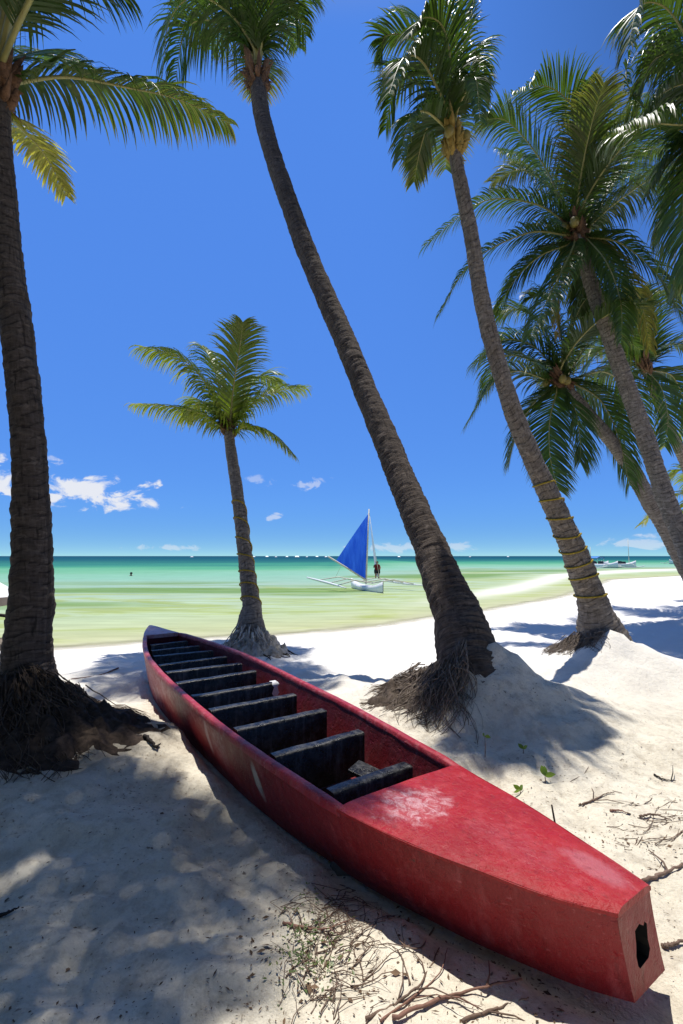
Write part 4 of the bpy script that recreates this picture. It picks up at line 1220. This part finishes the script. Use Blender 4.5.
# a short weathered stump
sv = MB(); n = 12; rows = []
cx, cy = p.x + 0.05, p.y + 0.16
g0 = hgt(cx, cy) - 0.05
for i in range(7):
    f = i / 6
    for k in range(n):
        a = 2 * math.pi * k / n
        r = 0.075 * (1.15 - 0.25 * f) * (1 + 0.25 * mnoise.noise(Vector((math.cos(a) * 2, math.sin(a) * 2, f * 1.5))))
        rows.append(Vector((cx + math.cos(a) * r, cy + math.sin(a) * r, g0 + f * 0.14 + 0.012 * mnoise.noise(Vector((a, f * 4, 2))))))
sv.add(rows, [(i * n + k, i * n + (k + 1) % n, (i + 1) * n + (k + 1) % n, (i + 1) * n + k) for i in range(6) for k in range(n)] + [tuple(6 * n + k for k in range(n))])
tag(sv.build('wooden_stump', GREYWOOD), 'short weathered wooden stump propped under the shaded side of the red canoe', 'stump')

# ------------------------------------------------------------------ twigs, litter, weeds, seedlings
TWIG = simple_mat('twig', (0.17, 0.115, 0.085), 0.8, 0.25, 0.4, 25, 0.5, 0.004)
TWIG_RED = simple_mat('twig_reddish', (0.24, 0.13, 0.095), 0.75, 0.25, 0.35, 25, 0.5, 0.004)
TWIG_DARK = simple_mat('twig_dark', (0.035, 0.028, 0.024), 0.8, 0.25, 0.3, 25)


def twig(px, r, label, mat=TWIG, forks=0, dz=0.6, seed=0, name='twig'):
    rnd = random.Random(seed + len(label))
    P = [on_ground(u, v) for (u, v) in px]
    for q in P: q.z = hgt(q.x, q.y) + r * dz + 0.004
    C = catmull(P, 22)
    for q in C:
        q += Vector((rnd.uniform(-1, 1), rnd.uniform(-1, 1), rnd.uniform(0, 0.8))) * r * 0.6
    mb = MB(); mb.tube(C, [r * (1.0 - 0.65 * i / 22) * rnd.uniform(0.85, 1.15) for i in range(23)], 7)
    for k in range(forks):
        i = rnd.randrange(6, 18); d = (C[i + 1] - C[i]).normalized()
        s = d.cross(Vector((0, 0, 1))) * rnd.choice((-1, 1))
        ln = rnd.uniform(0.06, 0.2)
        q = [C[i], C[i] + (d + s * 0.7) * ln * 0.4 + Vector((0, 0, 0.012)), C[i] + (d * 0.9 + s * 0.9) * ln + Vector((0, 0, 0.006))]
        mb.tube(q, [r * 0.55, r * 0.45, r * 0.2], 5)
    o = mb.build(name, mat)
    return tag(o, label, 'twig', 'dry twigs and roots on the sand')


twig([(392, 1022), (430, 1006), (470, 993), (522, 982)], 0.0075, 'thick reddish root curving below the canoe bow near the bottom edge', TWIG_RED, 2, seed=1)
twig([(462, 1023), (500, 1010), (528, 1000)], 0.006, 'short brown root in the canoe shadow, lowest one at the bottom edge', TWIG, 1, seed=2)
twig([(366, 1022), (400, 1004), (422, 984), (440, 950)], 0.006, 'forked brown twig pointing up towards the canoe side from the bottom edge', TWIG, 3, seed=3)
twig([(380, 1023), (412, 1000), (440, 975), (447, 950)], 0.004, 'thin twig lying close along the forked brown twig below the canoe', TWIG_RED, 1, seed=4)
twig([(283, 925), (305, 930), (327, 931), (354, 921)], 0.006, 'bare reddish twig across the top of the dry vine tangle', TWIG_RED, 1, seed=5)
twig([(644, 883), (664, 876), (684, 866), (712, 856)], 0.010, 'thick dark root running from the right edge to the canoe bow', TWIG, 1, seed=6)
twig([(664, 950), (676, 946), (700, 938)], 0.009, 'brown root stub at the right edge beside the bow end', TWIG, 0, seed=7)
twig([(654, 776), (664, 781), (676, 786)], 0.007, 'short blackish stick on bright sand at the right edge, topmost of the sticks there', TWIG_DARK, 1, seed=8)
twig([(640, 818), (655, 820), (672, 822)], 0.007, 'straight brown stick beside the leaf litter patch on the right', TWIG, 0, seed=9)
twig([(610, 812), (620, 815), (628, 815)], 0.006, 'short pale brown stick left of the leaf litter patch', TWIG_RED, 0, seed=10)
twig([(582, 808), (592, 802), (606, 797), (614, 795)], 0.006, 'bent brown twig on sand behind the middle of the fore deck', TWIG, 2, seed=11)
twig([(0, 918), (10, 914), (18, 910)], 0.008, 'dark twig end at the left edge on the shaded sand', TWIG_DARK, 0, seed=12)
twig([(410, 985), (400, 955), (388, 945)], 0.003, 'hair thin dry stem on sunlit sand left of the bow shadow', TWIG, 0, seed=13)
twig([(434, 930), (420, 950), (402, 945), (395, 930)], 0.004, 'loop of thin vine at the edge of the canoe shadow', TWIG, 2, seed=14)
twig([(118, 668), (100, 676), (70, 680)], 0.012, 'long pale stick on the sunlit sand between left palm and canoe', TWIG_RED, 0, seed=15)
twig([(145, 738), (156, 741), (160, 743)], 0.014, 'short dark stick at the foot of the dark root heap', TWIG_DARK, 0, seed=16)
p = on_ground(556, 826)
mb = MB(); mb.tube([p + Vector((0, 0, -0.02)), p + Vector((-0.012, 0, 0.06)), p + Vector((-0.02, 0.0, 0.115))], [0.006, 0.006, 0.005], 6)
tag(mb.build('stick', TWIG_DARK), 'thin black stick standing upright in the sand behind the fore deck', 'stick')

# dead leaf crumbs and straw: nobody could count these
LITTER = simple_mat('leaf_litter', (0.14, 0.09, 0.055), 0.8, 0.2, 0.6, 14, 0.3)
rl = random.Random(77); lit = MB()


def crumb(x, y, s):
    z = hgt(x, y)
    a = rl.uniform(0, 6.28); d = Vector((math.cos(a), math.sin(a), rl.uniform(-0.1, 0.3))); e = Vector((-math.sin(a), math.cos(a), rl.uniform(-0.4, 0.4)))
    c = Vector((x, y, z + 0.004 + s * 0.1)); ww = rl.uniform(0.08, 0.6); s *= rl.choice((0.3, 0.4, 0.5, 0.6, 0.9))
    lit.add([c - d * s, c + e * s * ww + Vector((0, 0, s * 0.15)), c + d * s, c - e * s * ww], [(0, 1, 2), (0, 2, 3)])


def scatter(u0, u1, v0, v1, n, s0, s1, clump=False):
    k = 0; tries = 0
    while k < n and tries < n * 20:
        tries += 1
        if clump:
            u = rl.gauss((u0 + u1) / 2, (u1 - u0) / 3.2); v = rl.gauss((v0 + v1) / 2, (v1 - v0) / 3.2)
        else:
            u = rl.uniform(u0, u1); v = v0 + (v1 - v0) * rl.random() ** 0.8
        q = on_z(u, v, 0.0)
        crumb(q.x, q.y, rl.uniform(s0, s1) * rl.uniform(0.6, 1.3)); k += 1


scatter(-60, 740, 700, 1060, 900, 0.004, 0.013)
scatter(-60, 420, 840, 1060, 420, 0.004, 0.014)
scatter(480, 740, 740, 960, 500, 0.004, 0.014)
scatter(590, 730, 800, 880, 420, 0.006, 0.02, True)
scatter(225, 390, 900, 1040, 380, 0.006, 0.022, True)
scatter(360, 560, 900, 1040, 260, 0.005, 0.018)
scatter(0, 210, 730, 830, 200, 0.006, 0.02)
tag(lit.build('leaf_litter', LITTER, None, False), kind='stuff')
# tangle of dead vines
vn = MB()
for k in range(130):
    u = rl.gauss(322, 24); v = rl.gauss(960, 40)
    if v < 905: continue
    q = on_z(u, v, 0.0); a = rl.gauss(1.0, 0.7); ln = rl.uniform(0.06, 0.26); pts = []
    for i in range(7):
        f = i / 6
        x = q.x + math.cos(a + f * rl.uniform(-0.5, 0.5)) * ln * f; y = q.y + math.sin(a) * ln * f
        pts.append((x, y, hgt(x, y) + 0.003 + 0.012 * math.sin(f * 3.1) * rl.uniform(0.2, 1.2)))
    rr = rl.uniform(0.0008, 0.0026)
    vn.tube(pts, [rr * (1.1 - 0.6 * i / 6) for i in range(7)], 5)
for k in range(60):
    u = rl.gauss(650, 26); v = rl.gauss(838, 16)
    q = on_z(u, v, 0.0); a = rl.uniform(-0.6, 0.8); ln = rl.uniform(0.06, 0.25); pts = []
    for i in range(6):
        f = i / 5; x = q.x + math.cos(a) * ln * f; y = q.y + math.sin(a + 0.3 * f) * ln * f
        pts.append((x, y, hgt(x, y) + 0.002))
    vn.tube(pts, [rl.uniform(0.0007, 0.002)] * 6, 5)
tag(vn.build('dry_vines', TWIG), kind='stuff')
# small green weeds in the tangle
WEED = mat_leaf('weed_leaf', (0.085, 0.13, 0.035), (0.25, 0.22, 0.08), 0.3)
wd = MB()
for k in range(240):
    u = rl.gauss(308, 17); v = rl.gauss(965, 24)
    q = on_z(u, v, 0.0); q.z = hgt(q.x, q.y) + rl.uniform(0.004, 0.03)
    a = rl.uniform(0, 6.28); d = Vector((math.cos(a), math.sin(a), rl.uniform(0.0, 0.7))).normalized(); s = d.cross(Vector((0, 0, 1))).normalized()
    ln = rl.uniform(0.010, 0.024); w_ = ln * 0.22
    wd.add([q, q + d * ln * .4 + s * w_, q + d * ln + Vector((0, 0, -.003)), q + d * ln * .4 - s * w_], [(0, 1, 2, 3)], age=[rl.uniform(0, .5)] * 4)
tag(wd.build('green_weeds', WEED, None, False), kind='stuff')

SEED = mat_leaf('seedling_leaf', (0.13, 0.20, 0.035), (0.40, 0.36, 0.10), 0.4)


def seedling(u, v, leaves, h, ln, label):
    p = on_ground(u, v)
    t = thing('seedling', label, 'seedling', tuple(p), 0, 'seedlings sprouting behind the canoe')
    mb = MB(); mb.tube([p + Vector((0, 0, -0.02)), p + Vector((0.004, 0, h * 0.5)), p + Vector((0.002, 0, h))], [0.0035, 0.003, 0.002], 6)
    mb.build('stem', TWIG, t)
    for (a, tilt) in leaves:
        d = Vector((math.cos(a) * math.cos(tilt), math.sin(a) * math.cos(tilt), math.sin(tilt))); s = d.cross(Vector((0, 1, 0.2))).normalized()
        n = 6; vs = []; top = p + Vector((0.002, 0, h))
        for i in range(n + 1):
            f = i / n; w_ = ln * 0.24 * math.sin(math.pi * f ** 0.8) + 0.0006
            c = top + d * ln * f + Vector((0, 0, -ln * 0.25 * f * f))
            vs += [c - s * w_, c + Vector((0, -w_ * 0.25, -w_ * 0.2)), c + s * w_]
        lf = MB(); lf.add(vs, [(3 * i + k, 3 * i + k + 1, 3 * i + 4 + k, 3 * i + 3 + k) for i in range(n) for k in (0, 1)], age=[0.15] * len(vs))
        lf.build('leaf', SEED, t)


seedling(545, 784, [(1.9, 1.2), (1.2, 0.9), (0.2, 0.3)], 0.05, 0.085, 'green seedling with two upright pointed leaves, tallest of those behind the fore deck')
seedling(520, 794, [(2.4, 0.7), (0.9, 0.6), (3.6, 0.3)], 0.02, 0.06, 'low seedling with short spreading leaves beside the deck edge')
seedling(523, 752, [(2.2, 0.8), (0.6, 0.5)], 0.02, 0.06, 'tiny yellow green seedling midway to the sand mound')
seedling(485, 756, [(1.6, 0.2), (0.4, -0.1)], 0.14, 0.055, 'thin stemmed seedling with dark drooping leaf at the foot of the sand mound')

# ------------------------------------------------------------------ boats on the water
WHITE = simple_mat('white_boat_paint', (0.78, 0.78, 0.76), 0.45, 0.4, 0.06, 6, 0.1)
SPAR = simple_mat('bamboo_spar', (0.66, 0.62, 0.50), 0.6, 0.3, 0.15, 6, 0.2)
SKIN = simple_mat('skin', (0.28, 0.15, 0.09), 0.6, 0.3, 0.1, 8, 0.1)
SHIRT = simple_mat('dark_red_shirt', (0.14, 0.015, 0.015), 0.8, 0.2, 0.15, 10, 0.2)
SHORTS = simple_mat('black_cloth', (0.02, 0.02, 0.025), 0.8, 0.2, 0.2, 10, 0.2)


def mat_sail(name, c0, c1):
    m, nt, out = mat_new(name); g = NT(nt)
    co = g.coord()
    f = g.noise(g.mapping(co, (3, 3, 0.6)), 1.4, 3)
    c = g.ramp(f, [(0.35, c0), (0.65, c1)])
    b = g.principled(c, 0.6, 0.3, g.bump(g.noise(g.mapping(co, (2, 2, 0.4)), 2.5, 4), 0.6, 0.08))
    t = g.n('ShaderNodeBsdfTranslucent'); g.l(c, t.inputs[0])
    mx = g.n('ShaderNodeMixShader'); mx.inputs[0].default_value = 0.45
    g.l(b.outputs[0], mx.inputs[1]); g.l(t.outputs[0], mx.inputs[2]); g.l(mx.outputs[0], out.inputs[0])
    return m


BLUE_SAIL = mat_sail('blue_sailcloth', (0.02, 0.11, 0.70), (0.05, 0.20, 0.88))
WHITE_SAIL = mat_sail('white_sailcloth', (0.7, 0.72, 0.74), (0.8, 0.8, 0.8))


def hull_mesh(length, beam, depth_, ax, n=20):
    """slender double-ended hull along the unit vector ax, keel at z = -0.1"""
    sd_ = Vector((-ax.y, ax.x, 0)); vs = []; fs = []
    m = 7
    for i in range(n + 1):
        f = i / n; x = (f - 0.5) * length
        w_ = beam / 2 * (1 - abs(2 * f - 1) ** 2.2) + 0.02
        sheer = depth_ * (1 + 0.55 * abs(2 * f - 1) ** 3)
        for (a, b) in ((1, 1), (0.96, 0.6), (0.75, 0.2), (0.0, 0.0), (-0.75, 0.2), (-0.96, 0.6), (-1, 1)):
            vs.append(ax * x + sd_ * (w_ * a) + Vector((0, 0, -0.1 + b * sheer + (0.1 * abs(2 * f - 1) ** 3))))
    for i in range(n):
        for k in range(m - 1): fs.append((i * m + k, i * m + k + 1, (i + 1) * m + k + 1, (i + 1) * m + k))
        fs.append((i * m + m - 1, i * m, (i + 1) * m, (i + 1) * m + m - 1))
    return vs, fs


def person_mesh(name, joints, bones, parent=None):
    """one continuous skinned body"""
    me = bpy.data.meshes.new(name)
    me.from_pydata([j[:3] for j in joints], bones, [])
    o = bpy.data.objects.new(name, me); COL.objects.link(o)
    me.materials.append(SKIN)
    if parent: o.parent = parent
    sm = o.modifiers.new('skin', 'SKIN')
    for i, j in enumerate(joints):
        me.skin_vertices[0].data[i].radius = (j[3], j[3])
        me.skin_vertices[0].data[i].use_root = (i == 0)
    s2 = o.modifiers.new('sub', 'SUBSURF'); s2.levels = 1; s2.render_levels = 2
    return o


WB = at(366, 588, 25.5); SBx, SBy = WB.x, WB.y
sailboat = thing('sailboat', 'white outrigger sailboat with a big blue triangular sail on the shallow water', 'sailboat', (SBx, SBy, WATER_Z))
sc_ = 25.5 / FPX


def sp(u, v, dy=0.0):
    q = at(u, v, SBy + dy); return q - Vector((SBx, SBy, WATER_Z))


def lchild(mb, name, mat, parent, smooth=True):
    o = obj(name, new_mesh(name, mb.v, mb.f, smooth, mb.a), mat); o.parent = parent; return o


axh = Vector((0.35, -0.94, 0)).normalized()
mb = MB(); mb.add(*hull_mesh(4.2, 0.46, 0.36, axh)); hb_ = lchild(mb, 'hull', WHITE, sailboat)
mb = MB(); mb.tube([sp(366, 584), sp(367.5, 545), sp(369, 509)], [0.05, 0.045, 0.03], 8); lchild(mb, 'mast', SPAR, sailboat)
mb = MB(); mb.tube([sp(328, 556.5, -0.5), sp(347, 568, -0.3), sp(366.5, 580.5, 0)], [0.045, 0.05, 0.05], 8); lchild(mb, 'boom', SPAR, sailboat)
# blue sail: bellied triangle
Pm, Pc, Pt = sp(368.4, 513.5, 0), sp(335.5, 561.5, -0.4), sp(365.5, 579.5, 0)
N_ = 16; idx = {}; vs = []; fs = []
for i in range(N_ + 1):
    for j in range(N_ + 1 - i):
        a, b = i / N_, j / N_; c = 1 - a - b
        q = Pm * c + Pc * a + Pt * b
        q += Vector((0.1, 0.55, 0)) * (4 * a * c + 3 * b * a + 2.0 * b * c) * 0.4
        q += Vector((-0.10, 0, 0.10)) * (4 * a * c) * 0.35
        idx[i, j] = len(vs); vs.append(q)
for i in range(N_):
    for j in range(N_ - i):
        fs.append((idx[i, j], idx[i + 1, j], idx[i, j + 1]))
        if j < N_ - i - 1: fs.append((idx[i + 1, j], idx[i + 1, j + 1], idx[i, j + 1]))
mb = MB(); mb.add(vs, fs); lchild(mb, 'blue_sail', BLUE_SAIL, sailboat)
# narrow white jib
Pa, Pb, Pd = sp(370, 524), sp(378.6, 577, -0.6), sp(375.8, 576, -0.4)
mb = MB(); vs = []
for i in range(11):
    f = i / 10
    vs += [Pa.lerp(Pb, f) + Vector((0, -0.12 * math.sin(math.pi * f), 0)), Pa.lerp(Pd, f)]
mb.add(vs, [(2 * i, 2 * i + 1, 2 * i + 3, 2 * i + 2) for i in range(10)]); lchild(mb, 'white_jib', WHITE_SAIL, sailboat)
# outriggers
sdv = Vector((-axh.y, axh.x, 0))
for pxs in (((307, 577.5, 1.6), (330, 583.5, 0.2), (346, 588, -1.4)), ((384, 580.5, 1.8), (404, 583.5, 0.4), (424, 585.5, -1.0))):
    P3 = [sp(u, v, dy) for (u, v, dy) in pxs]
    for q in P3: q.z = max(q.z, 0.02)
    C = catmull(P3, 16)
    mb = MB(); mb.tube(C, [0.03 + 0.035 * math.sin(math.pi * min(1, i / 16 + 0.1)) for i in range(17)], 8)
    lchild(mb, 'outrigger_float', WHITE, sailboat)
    for f_, hx in ((4, -1.1), (8, -0.1), (12, 0.9)):
        hp = axh * hx * 0.9 + Vector((0, 0, 0.42))
        mb = MB(); mb.tube([hp, (hp + C[f_]) / 2 + Vector((0, 0, 0.22)), C[f_] + Vector((0, 0, 0.03))], [0.03, 0.03, 0.025], 6)
        lchild(mb, 'outrigger_arm', SPAR, sailboat)
mb = MB(); mb.tube([sp(369, 512), sp(374, 545, -0.4), sp(379.5, 578, -0.8)], [0.012] * 3, 5)
mb.tube([sp(369, 512), sp(352, 545, 1.0), sp(335, 578, 1.5)], [0.008] * 3, 5)
lchild(mb, 'rigging', SPAR, sailboat)
# sailor standing at the side
q = sp(377.2, 578.5, -0.5)
b = Vector((SBx, SBy, WATER_Z)) + q
H = 0.86
pj = [(0, 0, 0.50 * H, 0.085), (0, 0, 0.66 * H, 0.08), (0, 0, 0.80 * H, 0.095), (0, 0, 0.87 * H, 0.035), (0, 0, 0.935 * H, 0.062), (0, 0, 0.985 * H, 0.05),
      (0.10, 0, 0.80 * H, 0.038), (0.15, -0.05, 0.64 * H, 0.03), (0.12, -0.14, 0.54 * H, 0.022), (-0.10, 0, 0.80 * H, 0.038), (-0.16, -0.02, 0.64 * H, 0.03), (-0.14, 0.06, 0.80 * H, 0.022),
      (0.06, 0, 0.46 * H, 0.06), (0.07, -0.05, 0.25 * H, 0.045), (0.07, 0, 0.03, 0.03), (0.07, -0.08, 0.02, 0.022), (-0.06, 0, 0.46 * H, 0.06), (-0.07, -0.03, 0.25 * H, 0.045), (-0.07, 0.02, 0.03, 0.03), (-0.07, -0.07, 0.02, 0.022)]
pb = [(0, 1), (1, 2), (2, 3), (3, 4), (4, 5), (2, 6), (6, 7), (7, 8), (2, 9), (9, 10), (10, 11), (0, 12), (12, 13), (13, 14), (14, 15), (0, 16), (16, 17), (17, 18), (18, 19)]
sailor = thing('person', 'sailor in a dark red shirt and black cap standing on the blue sailed boat', 'person', tuple(b))
person_mesh('body', [(x * 1.1, y * 1.1, z, r) for (x, y, z, r) in pj], pb, sailor)
mb = MB()
n = 14
for z_, r_ in (): pass
prof = [(0.49, 0.125), (0.56, 0.118), (0.66, 0.115), (0.76, 0.135), (0.82, 0.12), (0.845, 0.07)]
vs = [Vector((math.cos(2 * math.pi * k / n) * r_ * 1.15, math.sin(2 * math.pi * k / n) * r_ * 0.85, z_ * H)) for (z_, r_) in prof for k in range(n)]
mb.add(vs, [(i * n + k, i * n + (k + 1) % n, (i + 1) * n + (k + 1) % n, (i + 1) * n + k) for i in range(len(prof) - 1) for k in range(n)])
lchild(mb, 'shirt', SHIRT, sailor)
mb = MB()
for sx in (0.075, -0.075):
    mb.tube([(sx * 0.8, 0, 0.53 * H), (sx, -0.01, 0.42 * H), (sx * 1.05, -0.035, 0.30 * H)], [0.095, 0.09, 0.075], 10, False)
lchild(mb, 'shorts', SHORTS, sailor)
mb = MB(); bmh = bmesh.new(); bmesh.ops.create_uvsphere(bmh, u_segments=12, v_segments=8, radius=0.078, matrix=Matrix.Translation((0, 0.01, 0.955 * H)))
mb.add([v.co.copy() for v in bmh.verts if True], [tuple(v.index for v in f.verts) for f in bmh.faces if f.calc_center_median().z > 0.945 * H]); bmh.free()
lchild(mb, 'cap', SHORTS, sailor)

# moored outrigger boats off the right-hand beach
BLUE_TARP = simple_mat('blue_canopy', (0.06, 0.22, 0.55), 0.6, 0.3, 0.12, 5, 0.2)
DARKC = simple_mat('dark_cargo', (0.03, 0.035, 0.045), 0.7, 0.3, 0.3, 8, 0.2)


def banca(u, v, Yd, length, yaw, canopy, label, mast_h=2.5):
    p = at(u, v, Yd)
    t = thing('outrigger_boat', label, 'boat', (p.x, Yd, WATER_Z), 0, 'moored outrigger boats')
    ax = Vector((math.cos(yaw), math.sin(yaw), 0)); sd_ = Vector((-ax.y, ax.x, 0))
    mb = MB(); mb.add(*hull_mesh(length, 0.9, 0.7, ax)); lchild(mb, 'hull', WHITE, t)
    for s in (1, -1):
        mb = MB(); mb.tube([ax * (length * (f - 0.5) * 0.8) + sd_ * s * 2.2 + Vector((0, 0, 0.08 + 0.25 * abs(2 * f - 1) ** 3)) for f in [i / 10 for i in range(11)]], [0.06] * 11, 6)
        lchild(mb, 'outrigger_float', WHITE, t)
        for f in (-0.25, 0.2):
            mb = MB(); mb.tube([ax * f * length + Vector((0, 0, 0.5)), ax * f * length + sd_ * s * 1.2 + Vector((0, 0, 0.6)), ax * f * length + sd_ * s * 2.2 + Vector((0, 0, 0.1))], [0.04] * 3, 5)
            lchild(mb, 'outrigger_arm', SPAR, t)
    mb = MB(); mb.tube([ax * 0.3 * length + Vector((0, 0, 0.3)), ax * 0.3 * length + Vector((0, 0, mast_h))], [0.05, 0.035], 6); lchild(mb, 'mast', SPAR, t)
    if canopy:
        vs = []; n = 8
        for i in range(n + 1):
            a = -1 + 2 * i / n
            for e in (-0.28, 0.22): vs.append(ax * e * length + sd_ * a * 0.85 + Vector((0, 0, 1.75 - 0.28 * a * a)))
        mb = MB(); mb.add(vs + [q - Vector((0, 0, 0.06)) for q in vs], [(2 * i, 2 * i + 1, 2 * i + 3, 2 * i + 2) for i in range(n)] + [(2 * n + 2 + 2 * i, 2 * n + 4 + 2 * i, 2 * n + 5 + 2 * i, 2 * n + 3 + 2 * i) for i in range(n)])
        lchild(mb, 'canopy', canopy, t)
        mb = MB()
        for e in (-0.26, 0.20):
            for s in (0.75, -0.75): mb.tube([ax * e * length + sd_ * s * 0.6 + Vector((0, 0, 0.4)), ax * e * length + sd_ * s + Vector((0, 0, 1.6))], [0.03, 0.03], 5)
        lchild(mb, 'canopy_posts', SPAR, t)
    mb = MB(); mb.box((0, 0, 0.75), (0.7, 0.6, 0.55), Matrix.Rotation(yaw + 0.3, 3, 'Z')); mb.box(ax * 0.9 + Vector((0, 0, 0.7)), (0.5, 0.45, 0.5), Matrix.Rotation(yaw, 3, 'Z'))
    bevel(lchild(mb, 'cargo', DARKC, t, False), 0.06)


banca(593, 567, 78, 6.0, 1.9, BLUE_TARP, 'moored boat with a blue canopy beside the rope wound trunk')
banca(601, 568, 74, 5.0, 2.2, None, 'open dark loaded boat moored right beside the blue canopy boat', 3.2)
banca(619, 567, 75, 6.5, 0.25, None, 'low white boat with a dark heap aboard, right of the blue canopy boat', 4.4)
banca(679, 562.5, 110, 8.0, 0.5, None, 'far boat showing behind the crossing trunks at the right edge', 3.0)


def far_boat(u, Yd, ln, k):
    p = at(u, HOR + 1.0, Yd)
    ax = Vector((1, 0.2 * ((k % 3) - 1), 0)).normalized()
    mb = MB(); mb.add(*hull_mesh(ln, ln * 0.22, ln * 0.06, ax))
    sd_ = Vector((-ax.y, ax.x, 0)); h0, h1 = ln * 0.03, ln * 0.20
    mb.add([ax * ln * -0.32 + sd_ * ln * 0.2 + Vector((0, 0, h0)), ax * ln * 0.32 + sd_ * ln * 0.2 + Vector((0, 0, h0)), ax * ln * 0.32 - sd_ * ln * 0.2 + Vector((0, 0, h0)), ax * ln * -0.32 - sd_ * ln * 0.2 + Vector((0, 0, h0)),
            ax * ln * -0.2 + Vector((0, 0, h1)), ax * ln * 0.2 + Vector((0, 0, h1))], [(0, 1, 5, 4), (2, 3, 4, 5), (1, 2, 5), (3, 0, 4)])
    if k % 2: mb.tube([(0, 0, 0.1 * ln), (0, 0, 0.45 * ln)], [0.02 * ln, 0.01 * ln], 5)
    o = mb.build('distant_boat', WHITE, None, False); o.location = (p.x, Yd, WATER_Z)
    tag(o, 'tiny white boat on the far horizon line', 'boat', 'tiny boats on the horizon')


for k, (u, ln) in enumerate([(192, 7), (254, 7), (267, 10), (276, 6), (287, 8), (297, 11), (307, 6), (317, 9), (326, 7), (399, 8), (449, 6), (470, 6), (508, 7)]):
    far_boat(u, 760 + 53 * (k * 7 % 5), ln, k)

# swimmer far out on the left
p = at(131, 576, 44)
sw = thing('person', 'swimmer with dark hair far out in the turquoise water, head above the surface', 'person', (p.x, p.y, WATER_Z - 0.08))
person_mesh('body', [(0, 0, -0.25, 0.15), (0, 0, 0.02, 0.15), (0, 0, 0.14, 0.055), (0, 0, 0.25, 0.09), (0, 0, 0.32, 0.075), (0.19, 0, 0.05, 0.06), (0.34, -0.08, 0.0, 0.045), (-0.19, 0, 0.05, 0.06), (-0.34, -0.1, 0.0, 0.045)],
            [(0, 1), (1, 2), (2, 3), (3, 4), (1, 5), (5, 6), (1, 7), (7, 8)], sw)
bmh = bmesh.new(); bmesh.ops.create_uvsphere(bmh, u_segments=12, v_segments=8, radius=0.115, matrix=Matrix.Translation((0, 0.02, 0.31)))
mb = MB(); mb.add([v.co.copy() for v in bmh.verts], [tuple(v.index for v in f.verts) for f in bmh.faces if f.calc_center_median().z > 0.27]); bmh.free()
lchild(mb, 'hair', SHORTS, sw)

# ------------------------------------------------------------------ parasol and beach chair at the left edge
CANVAS = simple_mat('white_canvas', (0.80, 0.79, 0.77), 0.8, 0.2, 0.05, 8, 0.2)
VAL = simple_mat('beige_valance', (0.42, 0.33, 0.25), 0.85, 0.2, 0.1, 8, 0.2)
Yp = 7.6
pc = at(-38, 600, Yp)
para = thing('beach_parasol', 'white canvas beach parasol with beige edge at the left frame edge', 'parasol', (pc.x, Yp, hgt(pc.x, Yp)))
zc = at(0, 603, Yp).z; za = at(0, 562, Yp).z
rp = at(12.5, 603, Yp).x - pc.x
n = 8; vs = [Vector((0, 0, za))]; fs = []
for j in (1, 2, 3):
    for k in range(n * 3):
        a = 2 * math.pi * k / (n * 3); sag = 0.06 * (0.5 - 0.5 * math.cos(n * a)) * (j / 3)
        r = rp * j / 3 * (1 - sag)
        vs.append(Vector((math.cos(a) * r, math.sin(a) * r, za + (zc + 0.10 - za) * (j / 3) ** 1.1 - 0.03 * math.sin(math.pi * j / 3))))
m = n * 3
fs = [(0, 1 + k, 1 + (k + 1) % m) for k in range(m)] + [(1 + j * m + k, 1 + (j + 1) * m + k, 1 + (j + 1) * m + (k + 1) % m, 1 + j * m + (k + 1) % m) for j in (0, 1) for k in range(m)]
off = Vector((pc.x, Yp, 0))
mb = MB(); mb.add([v + off for v in vs], fs); mb.build('canopy', CANVAS, para)
mb = MB(); ring = vs[1 + 2 * m:1 + 3 * m]
mb.add([v + off for v in ring] + [v + off - Vector((0, 0, 0.12 + 0.015 * (i % 2))) for i, v in enumerate(ring)], [(k, (k + 1) % m, m + (k + 1) % m, m + k) for k in range(m)])
mb.build('valance', VAL, para)
mb = MB(); mb.tube([off + Vector((0, 0, hgt(pc.x, Yp) - 0.2)), off + Vector((0, 0, za + 0.08))], [0.025, 0.02], 8); mb.build('pole', SPAR, para)
Yc = 6.2
pb_ = at(-14, 668, Yc); g0 = hgt(pb_.x, Yc)
ch = thing('beach_chair', 'grey wooden beach chair with a curved dark arm at the left edge behind the palm', 'chair', (pb_.x, Yc, g0))
o0 = Vector((pb_.x, Yc, g0))
zseat = at(0, 645, Yc).z - g0
mb = MB(); mb.box(o0 + Vector((0.0, 0, zseat)), (0.56, 0.6, 0.09)); bevel(mb.build('seat', GREYWOOD, ch, False), 0.01)
mb = MB(); mb.box(o0 + Vector((-0.36, 0, zseat + 0.28)), (0.05, 0.55, 0.62), Matrix.Rotation(R(-20), 3, 'Y')); bevel(mb.build('backrest', GREYWOOD, ch, False), 0.01)
for sx in (-0.22, 0.22):
    for sy in (-0.25, 0.25):
        mb = MB(); mb.box(o0 + Vector((sx, sy, (zseat - 0.05) / 2 - 0.05)), (0.05, 0.05, zseat - 0.05 + 0.1)); bevel(mb.build('leg', CANVAS, ch, False), 0.006)
for sy in (-0.29, 0.29):
    mb = MB(); mb.tube(catmull([o0 + Vector((-0.30, sy, zseat + 0.35)), o0 + Vector((0.05, sy, zseat + 0.32)), o0 + Vector((0.24, sy, zseat + 0.22)), o0 + Vector((0.26, sy, zseat + 0.03))], 14), [0.022] * 15, 8)
    mb.build('armrest', TWIG_DARK, ch)
